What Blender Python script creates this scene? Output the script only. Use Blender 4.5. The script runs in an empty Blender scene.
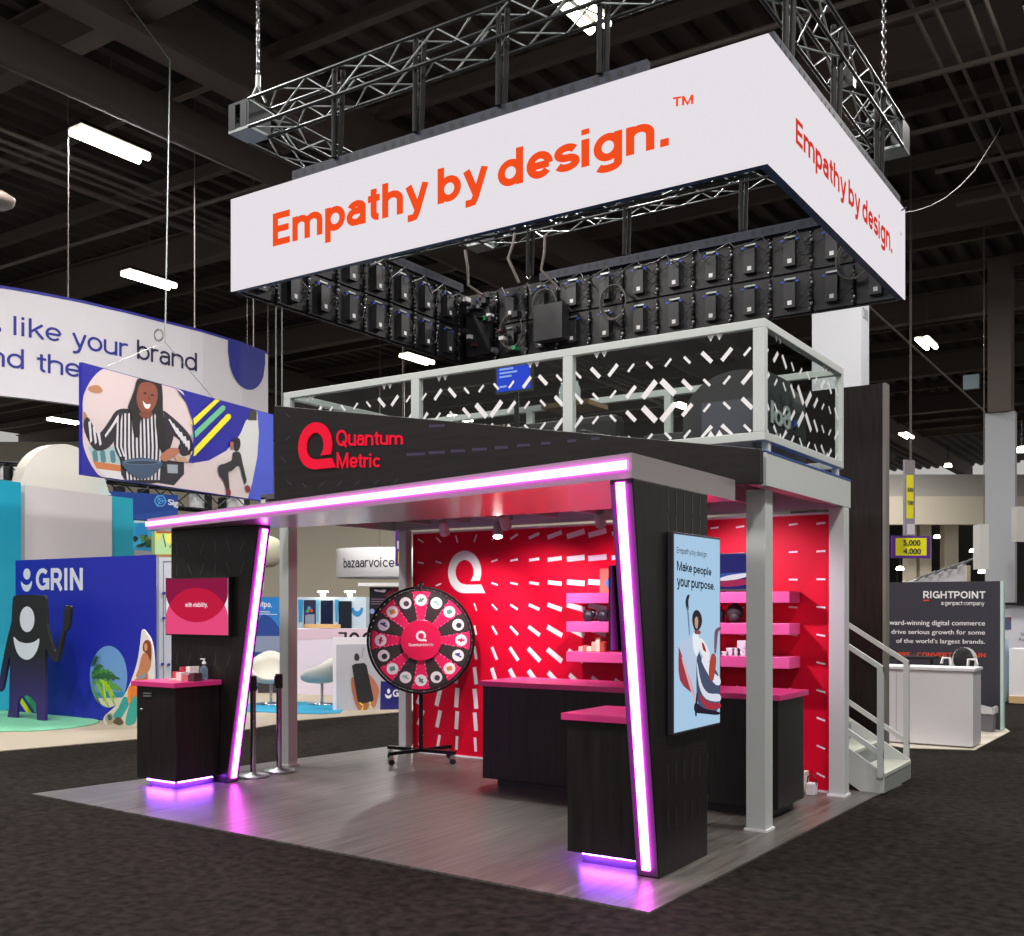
import bpy, math, random
from mathutils import Vector, Matrix
random.seed(7)
SC = bpy.context.scene
COL = SC.collection
V = Vector

# ------------------------------------------------------------------ camera, world, exposure
CAM = V((2.508, -5.151, 1.65)); YAW = -0.585; FPX = 1056.9; HY = 606.3
cd = bpy.data.cameras.new('camera'); cam = bpy.data.objects.new('camera', cd); COL.objects.link(cam)
cam.location = CAM; cam.rotation_euler = (math.pi/2, 0, -YAW)
cd.sensor_fit = 'HORIZONTAL'; cd.sensor_width = 36; cd.lens = FPX/1024*36
cd.shift_y = (HY-468)/1024; cd.clip_end = 300
SC.camera = cam
w = bpy.data.worlds.new('hall_world'); SC.world = w; w.use_nodes = True
w.node_tree.nodes['Background'].inputs[0].default_value = (1.0, .97, .94, 1)
w.node_tree.nodes['Background'].inputs[1].default_value = 0.46
SC.view_settings.view_transform = 'Standard'; SC.view_settings.look = 'None'
SC.view_settings.gamma = 1; SC.view_settings.exposure = 0.0
SC.view_settings.use_curve_mapping = False
HALL_W = 680      # watts of each high-bay ceiling light

FW = V((math.sin(YAW), math.cos(YAW), 0)); RT = V((math.cos(YAW), -math.sin(YAW), 0)); UP = V((0, 0, 1))
def ray(px, py): return FW + RT*((px-512)/FPX) + UP*((HY-py)/FPX)
def D(px, py, d): return CAM + ray(px, py)*d
def AX(px, py, ax, v):
    r = ray(px, py); return CAM + r*((v-CAM[ax])/r[ax])
def G(px, py): return AX(px, py, 2, 0)

# ------------------------------------------------------------------ materials
def lin(c):
    if isinstance(c, str): c = [int(c[i:i+2], 16)/255 for i in (0, 2, 4)]
    return tuple((x/12.92 if x <= .04045 else ((x+.055)/1.055)**2.4) for x in c)+(1,)
def mat(name, c, r=.6, metal=0, em=0, noise=None, bump=None, coat=0, spec=None):
    m = bpy.data.materials.new(name); m.use_nodes = True
    nt = m.node_tree; b = nt.nodes['Principled BSDF']
    col = lin(c)
    b.inputs['Base Color'].default_value = col; b.inputs['Roughness'].default_value = r
    b.inputs['Metallic'].default_value = metal
    if spec is not None: b.inputs['Specular IOR Level'].default_value = spec
    if coat: b.inputs['Coat Weight'].default_value = coat; b.inputs['Coat Roughness'].default_value = .08
    if em:
        b.inputs['Specular IOR Level'].default_value = 0
        b.inputs['Base Color'].default_value = (.01, .01, .01, 1)
        b.inputs['Emission Color'].default_value = col; b.inputs['Emission Strength'].default_value = em
    if noise or bump:
        tc = nt.nodes.new('ShaderNodeTexCoord'); mp = nt.nodes.new('ShaderNodeMapping')
        nt.links.new(tc.outputs['Object'], mp.inputs[0])
        sc, amt = (noise or bump)
        mp.inputs['Scale'].default_value = sc
        n = nt.nodes.new('ShaderNodeTexNoise'); n.inputs['Scale'].default_value = 1; n.inputs['Detail'].default_value = 5
        nt.links.new(mp.outputs[0], n.inputs['Vector'])
        if noise:
            rp = nt.nodes.new('ShaderNodeValToRGB')
            rp.color_ramp.elements[0].position = .3; rp.color_ramp.elements[1].position = .7
            rp.color_ramp.elements[0].color = tuple(max(0, x*(1-amt)) for x in col[:3])+(1,)
            rp.color_ramp.elements[1].color = tuple(min(1, x*(1+amt)) for x in col[:3])+(1,)
            nt.links.new(n.outputs[0], rp.inputs[0]); nt.links.new(rp.outputs[0], b.inputs['Base Color'])
        if bump:
            bp = nt.nodes.new('ShaderNodeBump'); bp.inputs['Strength'].default_value = bump[1]; bp.inputs['Distance'].default_value = .02
            nt.links.new(n.outputs[0], bp.inputs['Height']); nt.links.new(bp.outputs[0], b.inputs['Normal'])
    return m
_mc = {}
def M(c, r=.6, **k):                     # plain colour, made once per colour
    key = (c, r, tuple(sorted(k.items())))
    if key not in _mc: _mc[key] = mat('paint_'+c, c, r, **k)
    return _mc[key]
def E(c, s=1.0): return M(c, .4, em=s)

m_carpet = mat('dark_carpet', '211d1a', .95, noise=((14, 14, 14), .6), spec=.05)
def vinyl():
    m = mat('grey_wood_vinyl', '8e8883', .34); nt = m.node_tree; b = nt.nodes['Principled BSDF']
    tc = nt.nodes.new('ShaderNodeTexCoord')
    mp = nt.nodes.new('ShaderNodeMapping'); mp.inputs['Scale'].default_value = (24, 1.1, 1)
    nt.links.new(tc.outputs['Object'], mp.inputs[0])
    n = nt.nodes.new('ShaderNodeTexNoise'); n.inputs['Scale'].default_value = 1; n.inputs['Detail'].default_value = 8; n.inputs['Roughness'].default_value = .7
    nt.links.new(mp.outputs[0], n.inputs['Vector'])
    br = nt.nodes.new('ShaderNodeTexBrick'); br.inputs['Scale'].default_value = 1
    mp2 = nt.nodes.new('ShaderNodeMapping'); mp2.inputs['Rotation'].default_value = (0, 0, math.pi/2)
    nt.links.new(tc.outputs['Object'], mp2.inputs[0]); nt.links.new(mp2.outputs[0], br.inputs[0])
    br.inputs['Brick Width'].default_value = 1.2; br.inputs['Row Height'].default_value = .18
    br.inputs['Mortar Size'].default_value = .003
    br.inputs['Color1'].default_value = (.8, .8, .8, 1); br.inputs['Color2'].default_value = (.55, .55, .55, 1); br.inputs['Mortar'].default_value = (.3, .3, .3, 1)
    rp = nt.nodes.new('ShaderNodeValToRGB')
    rp.color_ramp.elements[0].position = .3; rp.color_ramp.elements[0].color = lin('3c3835')
    rp.color_ramp.elements[1].position = .72; rp.color_ramp.elements[1].color = lin('85807b')
    nt.links.new(n.outputs[0], rp.inputs[0])
    mx = nt.nodes.new('ShaderNodeMix'); mx.data_type = 'RGBA'; mx.blend_type = 'MULTIPLY'; mx.inputs[0].default_value = .6
    nt.links.new(rp.outputs[0], mx.inputs[6]); nt.links.new(br.outputs[0], mx.inputs[7])
    nt.links.new(mx.outputs[2], b.inputs['Base Color'])
    return m
m_vinyl = vinyl()
m_black = mat('black_woodgrain_laminate', '1b1717', .4, noise=((30, 30, 2.2), .45), spec=.35)
m_blackh = mat('black_fascia_laminate', '171314', .42, noise=((2.2, 30, 30), .35), spec=.35)
m_dark = M('141315', .5); m_blackmetal = M('17171a', .35, metal=.6)
m_pinktop = mat('pink_gloss_laminate', 'de3a84', .3)
m_shelf = mat('pink_shelf_laminate', 'e05a9c', .4)
m_red = mat('red_printed_wall', 'd4002c', .55, spec=.2)
m_white = M('eceaec', .5); m_frame = mat('pale_grey_steel_frame', 'c4c9c8', .45); m_frameb = M('b4b9ba', .4)
m_grey = M('8f8a8a', .5); m_chrome = M('c8c8cc', .15, metal=1)
m_silver = M('9aa0a0', .35, metal=.7); m_trussd = M('404244', .35, metal=.8)
m_led = mat('led_strip_light', 'fa48f2', .4, em=19)
m_violet = mat('violet_led_light', 'a048ff', .4, em=130)
m_channel = mat('led_channel_glow_plum', '4a3850', .5)  # purple tint carries part of the strip's glow in its colour
m_signled = mat('white_led_screen', 'e4dfe4', .4, em=1.0)
m_orange = mat('orange_led_letters', 'f0480c', .4, em=1.0)
m_redl = mat('crimson_led_letters', 'cc3022', .4, em=1.0)
m_plum = mat('grey_canopy_laminate', '8a8284', .4, coat=1)
m_plum.node_tree.nodes['Principled BSDF'].inputs['Coat Roughness'].default_value = .2
m_ceil = mat('dark_painted_steel_deck', '4a4340', .8); m_beam = mat('dark_ceiling_steel', '5c524d', .7)
m_pipe = M('6a625e', .5)
m_tube = mat('ceiling_light_tubes', 'fff6dc', .4, em=14)
def glass():
    m = bpy.data.materials.new('clear_glass'); m.use_nodes = True; nt = m.node_tree
    for n in list(nt.nodes): nt.nodes.remove(n)
    o = nt.nodes.new('ShaderNodeOutputMaterial'); mx = nt.nodes.new('ShaderNodeMixShader')
    t = nt.nodes.new('ShaderNodeBsdfTransparent'); t.inputs[0].default_value = (.86, .9, .88, 1)
    g = nt.nodes.new('ShaderNodeBsdfGlossy'); g.inputs['Roughness'].default_value = .03
    f = nt.nodes.new('ShaderNodeFresnel'); f.inputs[0].default_value = 1.45
    ge = nt.nodes.new('ShaderNodeNewGeometry'); ma = nt.nodes.new('ShaderNodeMath'); ma.operation = 'SUBTRACT'; ma.inputs[0].default_value = 1
    mm = nt.nodes.new('ShaderNodeMath'); mm.operation = 'MULTIPLY'
    nt.links.new(ge.outputs['Backfacing'], ma.inputs[1]); nt.links.new(ma.outputs[0], mm.inputs[0]); nt.links.new(f.outputs[0], mm.inputs[1])
    nt.links.new(mm.outputs[0], mx.inputs[0]); nt.links.new(t.outputs[0], mx.inputs[1]); nt.links.new(g.outputs[0], mx.inputs[2])
    nt.links.new(mx.outputs[0], o.inputs[0]); return m
m_glass = glass()
def bottle_mat(name, c):
    m = mat(name, c, .1); m.node_tree.nodes['Principled BSDF'].inputs['Transmission Weight'].default_value = .7; return m

# ------------------------------------------------------------------ mesh builder
class MB:
    def __init__(s): s.v = []; s.f = []; s.mi = []; s.sm = []; s.mats = []
    def _m(s, m):
        if m is None: return 0
        if m not in s.mats: s.mats.append(m)
        return s.mats.index(m)
    def add(s, vs, fs, m=None, smooth=False):
        k = len(s.v); s.v += [tuple(x) for x in vs]; i = s._m(m)
        for f in fs: s.f.append([k+a for a in f]); s.mi.append(i); s.sm.append(smooth)
        return s
    def box(s, x0, x1, y0, y1, z0, z1, m=None):
        vs = [(x, y, z) for z in (z0, z1) for y in (y0, y1) for x in (x0, x1)]
        return s.add(vs, [(0, 2, 3, 1), (4, 5, 7, 6), (0, 1, 5, 4), (2, 6, 7, 3), (0, 4, 6, 2), (1, 3, 7, 5)], m)
    def obox(s, o, a, b, c, m=None):      # corner o, edges a b c
        o, a, b, c = V(o), V(a), V(b), V(c)
        vs = [o+a*i+b*j+c*k for k in (0, 1) for j in (0, 1) for i in (0, 1)]
        return s.add(vs, [(0, 2, 3, 1), (4, 5, 7, 6), (0, 1, 5, 4), (2, 6, 7, 3), (0, 4, 6, 2), (1, 3, 7, 5)], m)
    def prism(s, pts, ex, m=None, smooth=False):
        n = len(pts); pts = [V(p) for p in pts]; ex = V(ex)
        s.add(pts+[p+ex for p in pts], [list(range(n))[::-1], list(range(n, 2*n))], m)
        s.f += [[len(s.v)-2*n+i, len(s.v)-2*n+(i+1) % n, len(s.v)-n+(i+1) % n, len(s.v)-n+i] for i in range(n)]
        s.mi += [s._m(m)]*n; s.sm += [smooth]*n
        return s
    def poly(s, pts, m=None): return s.add(pts, [list(range(len(pts)))], m)
    def tube(s, pts, r, m=None, n=8, closed=False, cap=True):
        pts = [V(p) for p in pts]; N = len(pts); vs = []; fs = []; pu = None
        rs = r if isinstance(r, (list, tuple)) else [r]*N
        for i, p in enumerate(pts):
            if closed: t = pts[(i+1) % N]-pts[i-1]
            else: t = pts[min(i+1, N-1)]-pts[max(i-1, 0)]
            t.normalize()
            if pu is None: u = t.cross(V((0, 0, 1)));  u = u if u.length > .01 else t.cross(V((1, 0, 0)))
            else: u = pu-t*pu.dot(t)
            u.normalize(); pu = u; w_ = t.cross(u)
            vs += [p+(u*math.cos(2*math.pi*k/n)+w_*math.sin(2*math.pi*k/n))*rs[i] for k in range(n)]
        for i in range(N if closed else N-1):
            j = (i+1) % N
            for k in range(n): fs.append((i*n+k, i*n+(k+1) % n, j*n+(k+1) % n, j*n+k))
        s.add(vs, fs, m, True)
        if cap and not closed: s.add(vs[:n], [list(range(n))[::-1]], m); s.add(vs[-n:], [list(range(n))], m)
        return s
    def lathe(s, c, prof, m=None, n=24, axis=(0, 0, 1)):
        c = V(c); ax = V(axis).normalized(); u = ax.cross(V((1, 0, 0)));
        if u.length < .1: u = ax.cross(V((0, 1, 0)))
        u.normalize(); w_ = ax.cross(u); vs = []; fs = []
        for r, h in prof: vs += [c+ax*h+(u*math.cos(2*math.pi*k/n)+w_*math.sin(2*math.pi*k/n))*max(r, 1e-4) for k in range(n)]
        for i in range(len(prof)-1):
            for k in range(n): fs.append((i*n+k, i*n+(k+1) % n, (i+1)*n+(k+1) % n, (i+1)*n+k))
        return s.add(vs, fs, m, True)
    def ball(s, c, r, m=None, n=16, sq=(1, 1, 1)):
        c = V(c); vs = []; fs = []; h = n//2
        for i in range(h+1):
            a = math.pi*i/h
            for k in range(n): b = 2*math.pi*k/n; vs.append(c+V((r*sq[0]*math.sin(a)*math.cos(b), r*sq[1]*math.sin(a)*math.sin(b), r*sq[2]*math.cos(a))))
        for i in range(h):
            for k in range(n): fs.append((i*n+k, (i+1)*n+k, (i+1)*n+(k+1) % n, i*n+(k+1) % n))
        return s.add(vs, fs, m, True)
    def obj(s, name, mt=None, parent=None, label=None, bevel=0):
        loc = V((0, 0, 0))
        if parent is not None:
            q = parent
            while q is not None: loc = loc+q.location; q = q.parent
            own = V((0, 0, 0))
        else:
            xs = [p[0] for p in s.v]; ys = [p[1] for p in s.v]; zs = [p[2] for p in s.v]
            own = V(((min(xs)+max(xs))/2, (min(ys)+max(ys))/2, min(zs))); loc = own
        me = bpy.data.meshes.new(name)
        me.from_pydata([tuple(V(p)-loc) for p in s.v], [], s.f)
        mats = s.mats or [mt]
        for x in mats: me.materials.append(x)
        for i, p in enumerate(me.polygons): p.material_index = s.mi[i] if s.mats else 0; p.use_smooth = s.sm[i]
        me.update()
        o = bpy.data.objects.new(name, me); COL.objects.link(o); o.location = own
        if parent is not None: o.parent = parent
        if label: o['label'] = label
        if bevel:
            b = o.modifiers.new('bevel', 'BEVEL'); b.width = bevel; b.segments = 2; b.limit_method = 'ANGLE'
        return o

def thing(name, label, cat, loc, group=None):
    o = bpy.data.objects.new(name, None); COL.objects.link(o); o.empty_display_size = .1
    o.location = V(loc); o['label'] = label; o['category'] = cat
    if group: o['group'] = group
    return o
def tag(o, label, cat, group=None, kind=None):
    o['label'] = label; o['category'] = cat
    if group: o['group'] = group
    if kind: o['kind'] = kind
    return o
def struct(o): o['kind'] = 'structure'; return o
def copy_tree(o, off, parent=None):
    c = o.copy(); COL.objects.link(c); c.parent = parent
    if parent is None: c.location = o.location+V(off)
    for ch in list(o.children): copy_tree(ch, off, c)
    return c
def B(x0, x1, y0, y1, z0, z1): return MB().box(x0, x1, y0, y1, z0, z1)
def ell(cx, cy, rx, ry, n=32, a0=0, a1=360):
    full = (a1-a0) == 360
    return [(cx+rx*math.cos(math.radians(a0+(a1-a0)*i/(n if full else n-1))), cy+ry*math.sin(math.radians(a0+(a1-a0)*i/(n if full else n-1)))) for i in range(n)]
def smooth(pts, k=4):                     # closed Catmull-Rom through pixel points
    o = []; n = len(pts)
    for i in range(n):
        p0, p1, p2, p3 = (V(pts[(i+j) % n]).to_2d() for j in (-1, 0, 1, 2))
        for s in range(k):
            t = s/k
            o.append(tuple(.5*((2*p1)+(p2-p0)*t+(2*p0-5*p1+4*p2-p3)*t*t+(3*p1-p0-3*p2+p3)*t**3)))
    return o
def cap2(a, b, w_):                       # thick rounded line
    a, b = V(a), V(b); d = (b-a).normalized(); an = math.atan2(d.y, d.x)
    r = w_/2
    return [(b.x+r*math.cos(an+t), b.y+r*math.sin(an+t)) for t in [math.radians(x) for x in range(-90, 91, 30)]] + \
           [(a.x+r*math.cos(an+t), a.y+r*math.sin(an+t)) for t in [math.radians(x) for x in range(90, 271, 30)]]
def bar2(c, ang, L, w_):
    d = V((math.cos(ang), math.sin(ang))); n = V((-d.y, d.x)); c = V(c)
    return [tuple(c+d*L/2+n*w_/2), tuple(c-d*L/2+n*w_/2), tuple(c-d*L/2-n*w_/2), tuple(c+d*L/2-n*w_/2)]

# grotesque lettering drawn from strokes (centre lines with a constant pen width)
def _arc(cx, cy, rx, ry, a0, a1, n=14): return [(cx+rx*math.cos(math.radians(a0+(a1-a0)*i/n)), cy+ry*math.sin(math.radians(a0+(a1-a0)*i/n))) for i in range(n+1)]
def _glyphs(w):
    h = w/2; X = 1.04; C = 1.42; by = X/2; ry = by-h; rx = .50-h; bx = .50; R = 1-h; B_ = C-h
    bowl = _arc(bx, by, rx, ry, 0, 360, 28); O = _arc(.66, C/2, .66-h, C/2-h, 0, 360, 32); L = h+.02
    ar = .30; g = {}
    def st(x, a=0, b=X): return [(x, a), (x, b)]
    g['a'] = (.94, [_arc(.44, .70, .36-h*.4, X-h-.70, 165, 0)+[(.80-h*.4, 0)], [(.80-h*.4, .62), (.50, .60)]+_arc(.36, .60-(.60-h)/2, .30-h*.3, (.60-h)/2, 90, 270)+[(.52, h), (.80-h*.4, .30)]])
    g['b'] = (1.06, [st(h, 0, C), bowl]); g['d'] = (1.08, [st(R, 0, C), bowl]); g['p'] = (1.06, [st(h, -.42, X), bowl]); g['o'] = (1.04, [bowl])
    g['q'] = (1.08, [st(R, -.42, X), bowl]); g['g'] = (1.08, [[(R, X), (R, -.12)]+_arc(bx, -.12, rx, .30-h, 0, -155), bowl])
    g['e'] = (1.02, [_arc(bx, by, rx, ry, 0, 322, 26), [(h, by-.02), (R, by-.02)]]); g['c'] = (.96, [_arc(bx, by, rx, ry, 45, 315, 22)])
    g['s'] = (.90, [_arc(.44, X-h-(X/2-h)/2-.0, .36-h*.3, (X/2-h)/2+.01, 25, 270)+_arc(.44, h+(X/2-h)/2, .38-h*.3, (X/2-h)/2, 90, -158)])
    def arch(x0, x1): return [(x0, .3)]+_arc((x0+x1)/2, X-h-.27, (x1-x0)/2, .27, 180, 0)+[(x1, 0)]
    g['n'] = (1.04, [st(h), arch(h, .96-h)]); g['h'] = (1.04, [st(h, 0, C), arch(h, .96-h)]); g['m'] = (1.64, [st(h), arch(h, .78), arch(.78, 1.56-h)])
    g['u'] = (1.0, [st(.92-h), [(h, X)]+_arc(.46, h+.27, .46-h, .27, 180, 360)+[(.92-h, X*.7)]]); g['r'] = (.64, [st(h), [(h, .3)]+_arc(h+.34, X-h-.3, .34, .3, 180, 85)+[(.60, X-h)]])
    g['i'] = (.42, [st(h+.03), st(h+.03, C-.21, C)]); g['l'] = (.42, [st(h+.03, 0, C)]); g['t'] = (.62, [[(.27, 1.32), (.27, .32)]+_arc(.27+.22, h+.18, .22, .18, 180, 275), [(.0, X-h*.8), (.56, X-h*.8)]])
    g['y'] = (.96, [[(.11, X), (.50, .08)], [(.87, X), (.48, -.12), (.40, -.26), (.26, -.42+h), (.08, -.42+h)]]); g['k'] = (.96, [st(h, 0, C), [(.82, X), (h, .40)], [(.38, .60), (.86, 0)]])
    g['w'] = (1.36, [[(.10, X), (.36, .0)], [(.36, .0), (.66, X)], [(.66, X), (.96, 0)], [(.96, 0), (1.22, X)]]); g['v'] = (.9, [[(.1, X), (.44, 0)], [(.44, 0), (.8, X)]])
    g['.'] = (.46, [[(h+.06, 0), (h+.06, w)]]); g[' '] = (.34, [])
    g['E'] = (1.02, [st(L, 0, C), [(L, h), (.94, h)], [(L, C/2), (.88, C/2)], [(L, B_), (.94, B_)]]); g['M'] = (1.60, [st(L, 0, C), st(1.48-L, 0, C), [(L, C-.04), (.74, .1), (1.48-L, C-.04)]])
    g['Q'] = (1.40, [O, [(.76, .42), (1.22, -.06)]]); g['O'] = (1.38, [O]); g['G'] = (1.36, [_arc(.66, C/2, .66-h, C/2-h, 45, 335, 26), [(.70, .64), (1.29, .64)], [(1.29-h, .64), (1.29-h, .05)]])
    Pb = [(L, B_), (.62, B_)]+_arc(.62, B_-(B_-.62)/2, .34-h*.3, (B_-.62)/2, 90, -90)+[(L, .62)]
    g['P'] = (1.12, [st(L, 0, C), Pb]); g['R'] = (1.18, [st(L, 0, C), Pb, [(.60, .62), (1.02, 0)]]); g['I'] = (.50, [st(L+.03, 0, C)]); g['N'] = (1.32, [st(L, 0, C), st(1.20-L, 0, C), [(L, C-.06), (1.20-L, .06)]])
    g['T'] = (1.10, [st(.54, 0, B_), [(.0, B_), (1.08, B_)]]); g['H'] = (1.30, [st(L, 0, C), st(1.18-L, 0, C), [(L, C/2), (1.18-L, C/2)]])
    g['z'] = (.94, [[(.08, X-h), (.82, X-h)], [(.78, X-h), (.12, h)], [(.08, h), (.86, h)]])
    g['A'] = (1.26, [[(.07, 0), (.62, C)], [(.62, C), (1.17, 0)], [(.28, .42), (.96, .42)]]); g['C'] = (1.26, [_arc(.66, C/2, .66-h, C/2-h, 45, 315, 26)])
    g['U'] = (1.26, [[(L, C), (L, .50)]+_arc(.60, .50, .60-L, .50-h, 180, 360)+[(1.20-L, C)]]); g['V'] = (1.22, [[(.07, C), (.60, 0)], [(.60, 0), (1.13, C)]])
    g['\u2022'] = (.7, [[(.2, C/2), (.5, C/2)]])
    return g
def strokes2d(txt, w, space):
    g = _glyphs(w); vs = []; fs = []; x = 0; ly = 0
    for ch in txt:
        adv, st = g[ch]
        for q, pts in enumerate(st):
            P = [V(p).to_2d() for p in pts]; P = [p for i, p in enumerate(P) if i == 0 or (p-P[i-1]).length > .012]
            closed = (P[0]-P[-1]).length < 1e-4 and len(P) > 4
            if closed: P = P[:-1]
            k = len(vs); n = len(P)
            for i, p in enumerate(P):
                a = P[i-1] if (i or closed) else None; b = P[(i+1) % n] if (i < n-1 or closed) else None
                d1 = (p-a).normalized() if a is not None else None; d2 = (b-p).normalized() if b is not None else None
                d = (d1+d2).normalized() if d1 is not None and d2 is not None else (d1 if d1 is not None else d2)
                nn_ = V((-d.y, d.x)); m = w/2
                if d1 is not None and d2 is not None: m = min(w/2/max(.35, nn_.dot(V((-d1.y, d1.x)))), w*.9)
                for sgn in (1, -1): vs.append((x+p.x+nn_.x*m*sgn, p.y+nn_.y*m*sgn, q % 4))
            for i in range(n if closed else n-1):
                j = (i+1) % n; fs.append([k+2*i, k+2*i+1, k+2*j+1, k+2*j])
        x += (adv+.015+w*.12)*space
    x0 = min(v[0] for v in vs); x1 = max(v[0] for v in vs); y0 = min(v[1] for v in vs); y1 = max(v[1] for v in vs)
    return [((a-x0)/(x1-x0), (b-y0)/(y1-y0), q) for a, b, q in vs], fs

# text -> flat triangles normalised to 0..1 in both axes
_tc = {}
def text2d(s, bold=0, align='LEFT', space=1.0, shear=0):
    key = (s, bold, align, space, shear)
    if key in _tc: return _tc[key]
    if bold >= .005 and all(c in 'abcdeghiklmnopqrstuvwyz. EMQOGPRINTHACUV\u2022' for c in s):
        _tc[key] = strokes2d(s, .14+min(bold, .04)*3.6, 1.0); return _tc[key]
    cu = bpy.data.curves.new('t', 'FONT'); cu.body = s; cu.offset = bold; cu.align_x = align; cu.space_character = space
    heavy = bold*.9; cu.offset = 0
    cu.shear = shear; cu.resolution_u = 4; cu.fill_mode = 'BOTH'
    o = bpy.data.objects.new('t', cu); COL.objects.link(o)
    dg = bpy.context.evaluated_depsgraph_get(); me = bpy.data.meshes.new_from_object(o.evaluated_get(dg))
    vs = [(v.co.x, v.co.y) for v in me.vertices]; fs = [list(p.vertices) for p in me.polygons]
    bpy.data.objects.remove(o); bpy.data.curves.remove(cu); bpy.data.meshes.remove(me)
    x0 = min(v[0] for v in vs); x1 = max(v[0] for v in vs); y0 = min(v[1] for v in vs); y1 = max(v[1] for v in vs)
    r = ([((x-x0)/(x1-x0), (y-y0)/(y1-y0), 0) for x, y in vs], fs); _tc[key] = r
    if heavy:                              # heavier strokes: the same outline laid a little to each side
        n = len(vs); e = heavy; V2 = []; F2 = []
        for q, (dx, dy) in enumerate(((-e, 0), (e, 0), (0, 0), (-e*.5, e*.4), (e*.5, -e*.4))):
            V2 += [(x+dx, y+dy, q) for x, y in vs]; F2 += [[a+q*n for a in g] for g in fs]
        x0 -= e; x1 += e; y0 -= .4*e; y1 += .4*e
        r = ([((x-x0)/(x1-x0), (y-y0)/(y1-y0), q) for x, y, q in V2], F2); _tc[key] = r
    return r

class Face:                               # a plane to draw on: origin, unit u, unit v, normal toward the viewer
    def __init__(s, o, u, v=(0, 0, 1)):
        s.o = V(o); s.u = V(u).normalized(); s.v = V(v).normalized(); s.n = s.u.cross(s.v)
        if s.n.dot(CAM-s.o) < 0: s.n = -s.n
    def p(s, u, v, k=.002): return s.o+s.u*u+s.v*v+s.n*k
    def px(s, x, y):
        r = ray(x, y); t = (s.o-CAM).dot(s.n)/r.dot(s.n); q = CAM+r*t-s.o
        return (q.dot(s.u), q.dot(s.v))
    def poly(s, mb, pts, m, k=.002, ex=0):
        P = [s.p(a, b, k) for a, b in pts]
        if ex: mb.prism(P, s.n*ex, m)
        else: mb.poly(P, m)
    def pxpoly(s, mb, pts, m, k=.002, conv=None, ex=0):
        s.poly(mb, [s.px(*(conv(x, y) if conv else (x, y))) for x, y in pts], m, k, ex)
    def text(s, mb, st, x0, y0, x1, y1, m, k=.003, bold=0, ex=0, px=False, align='LEFT', space=1.0, map4=None):
        vs, fs = text2d(st, bold, align, space)
        if px: (x0, y0), (x1, y1) = s.px(x0, y1), s.px(x1, y0)
        P = [s.p(x0+(x1-x0)*a, y0+(y1-y0)*b, k+.0006*q) for a, b, q in vs]
        mb.add(P, fs, m)
        if ex:
            mb.add([p+s.n*ex for p in P], fs, m)
            ed = {}
            for f in fs:
                for i in range(len(f)):
                    e = (f[i], f[(i+1) % len(f)]); ed[e] = 1
            side = [e for e in ed if (e[1], e[0]) not in ed]
            n = len(P); mb.add(P+[p+s.n*ex for p in P], [(a, b, n+b, n+a) for a, b in side], m)
def conv(ox, oy, sc): return lambda x, y: (ox+x/sc, oy+y/sc)

def qlogo(cx, cy, r):                     # ring that opens at lower right onto a straight foot
    k = .96
    out = [(cx+k*r*math.cos(math.radians(a)), cy+r*math.sin(math.radians(a))) for a in list(range(-25, 270, 8))+[270]]
    inn = [(cx+k*.56*r*math.cos(math.radians(a)), cy+.57*r*math.sin(math.radians(a))) for a in range(270, -50, -9)]
    return out+[(cx+1.17*r, cy-r), (cx+.95*r, cy-.6*r), (cx+.05*r, cy-.6*r)]+inn+[(cx+k*.36*r, cy-.43*r)]

# ------------------------------------------------------------------ hall shell
fl = MB().box(-62, 40, -12, 85, -.06, 0); struct(fl.obj('floor', m_carpet))
# corrugated roof deck (flutes run along Y)
cm = MB(); xs = -60; prof = []
while xs < 34: prof += [(xs, 12.6), (xs+.28, 12.6), (xs+.36, 12.42), (xs+.56, 12.42)]; xs += .64
P0 = [(x, -9, z) for x, z in prof]; P1 = [(x, 82, z) for x, z in prof]; n = len(prof)
cm.add(P0+P1, [(i, i+1, n+i+1, n+i) for i in range(n-1)]); struct(cm.obj('ceiling', m_ceil))
k = 0
def ceiling_piece(mb, mt=None):
    global k; k += 1
    struct(mb.obj('trim_%d' % k, mt or m_beam))
for y in (6.1, 15.1, 24.1, 33.1, 42.1, 51.1):            # big girders with flanges
    ceiling_piece(MB().box(-60, 30, y-.04, y+.04, 11.5, 12.4).box(-60, 30, y-.2, y+.2, 11.45, 11.52).box(-60, 30, y-.2, y+.2, 12.34, 12.4))
for y in [x*3.0+.2 for x in range(1, 22)]:
    if min(abs(y-g) for g in (6.1, 15.1, 24.1, 33.1, 42.1, 51.1)) > .6:
        ceiling_piece(MB().box(-60, 30, y-.09, y+.09, 12.08, 12.14).box(-60, 30, y-.02, y+.02, 12.1, 12.42))
for x in (-32, -12.5, 5.2):                               # girders along Y
    ceiling_piece(MB().box(x-.05, x+.05, -8, 80, 11.2, 12.2).box(x-.28, x+.28, -8, 80, 11.12, 11.2))
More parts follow.
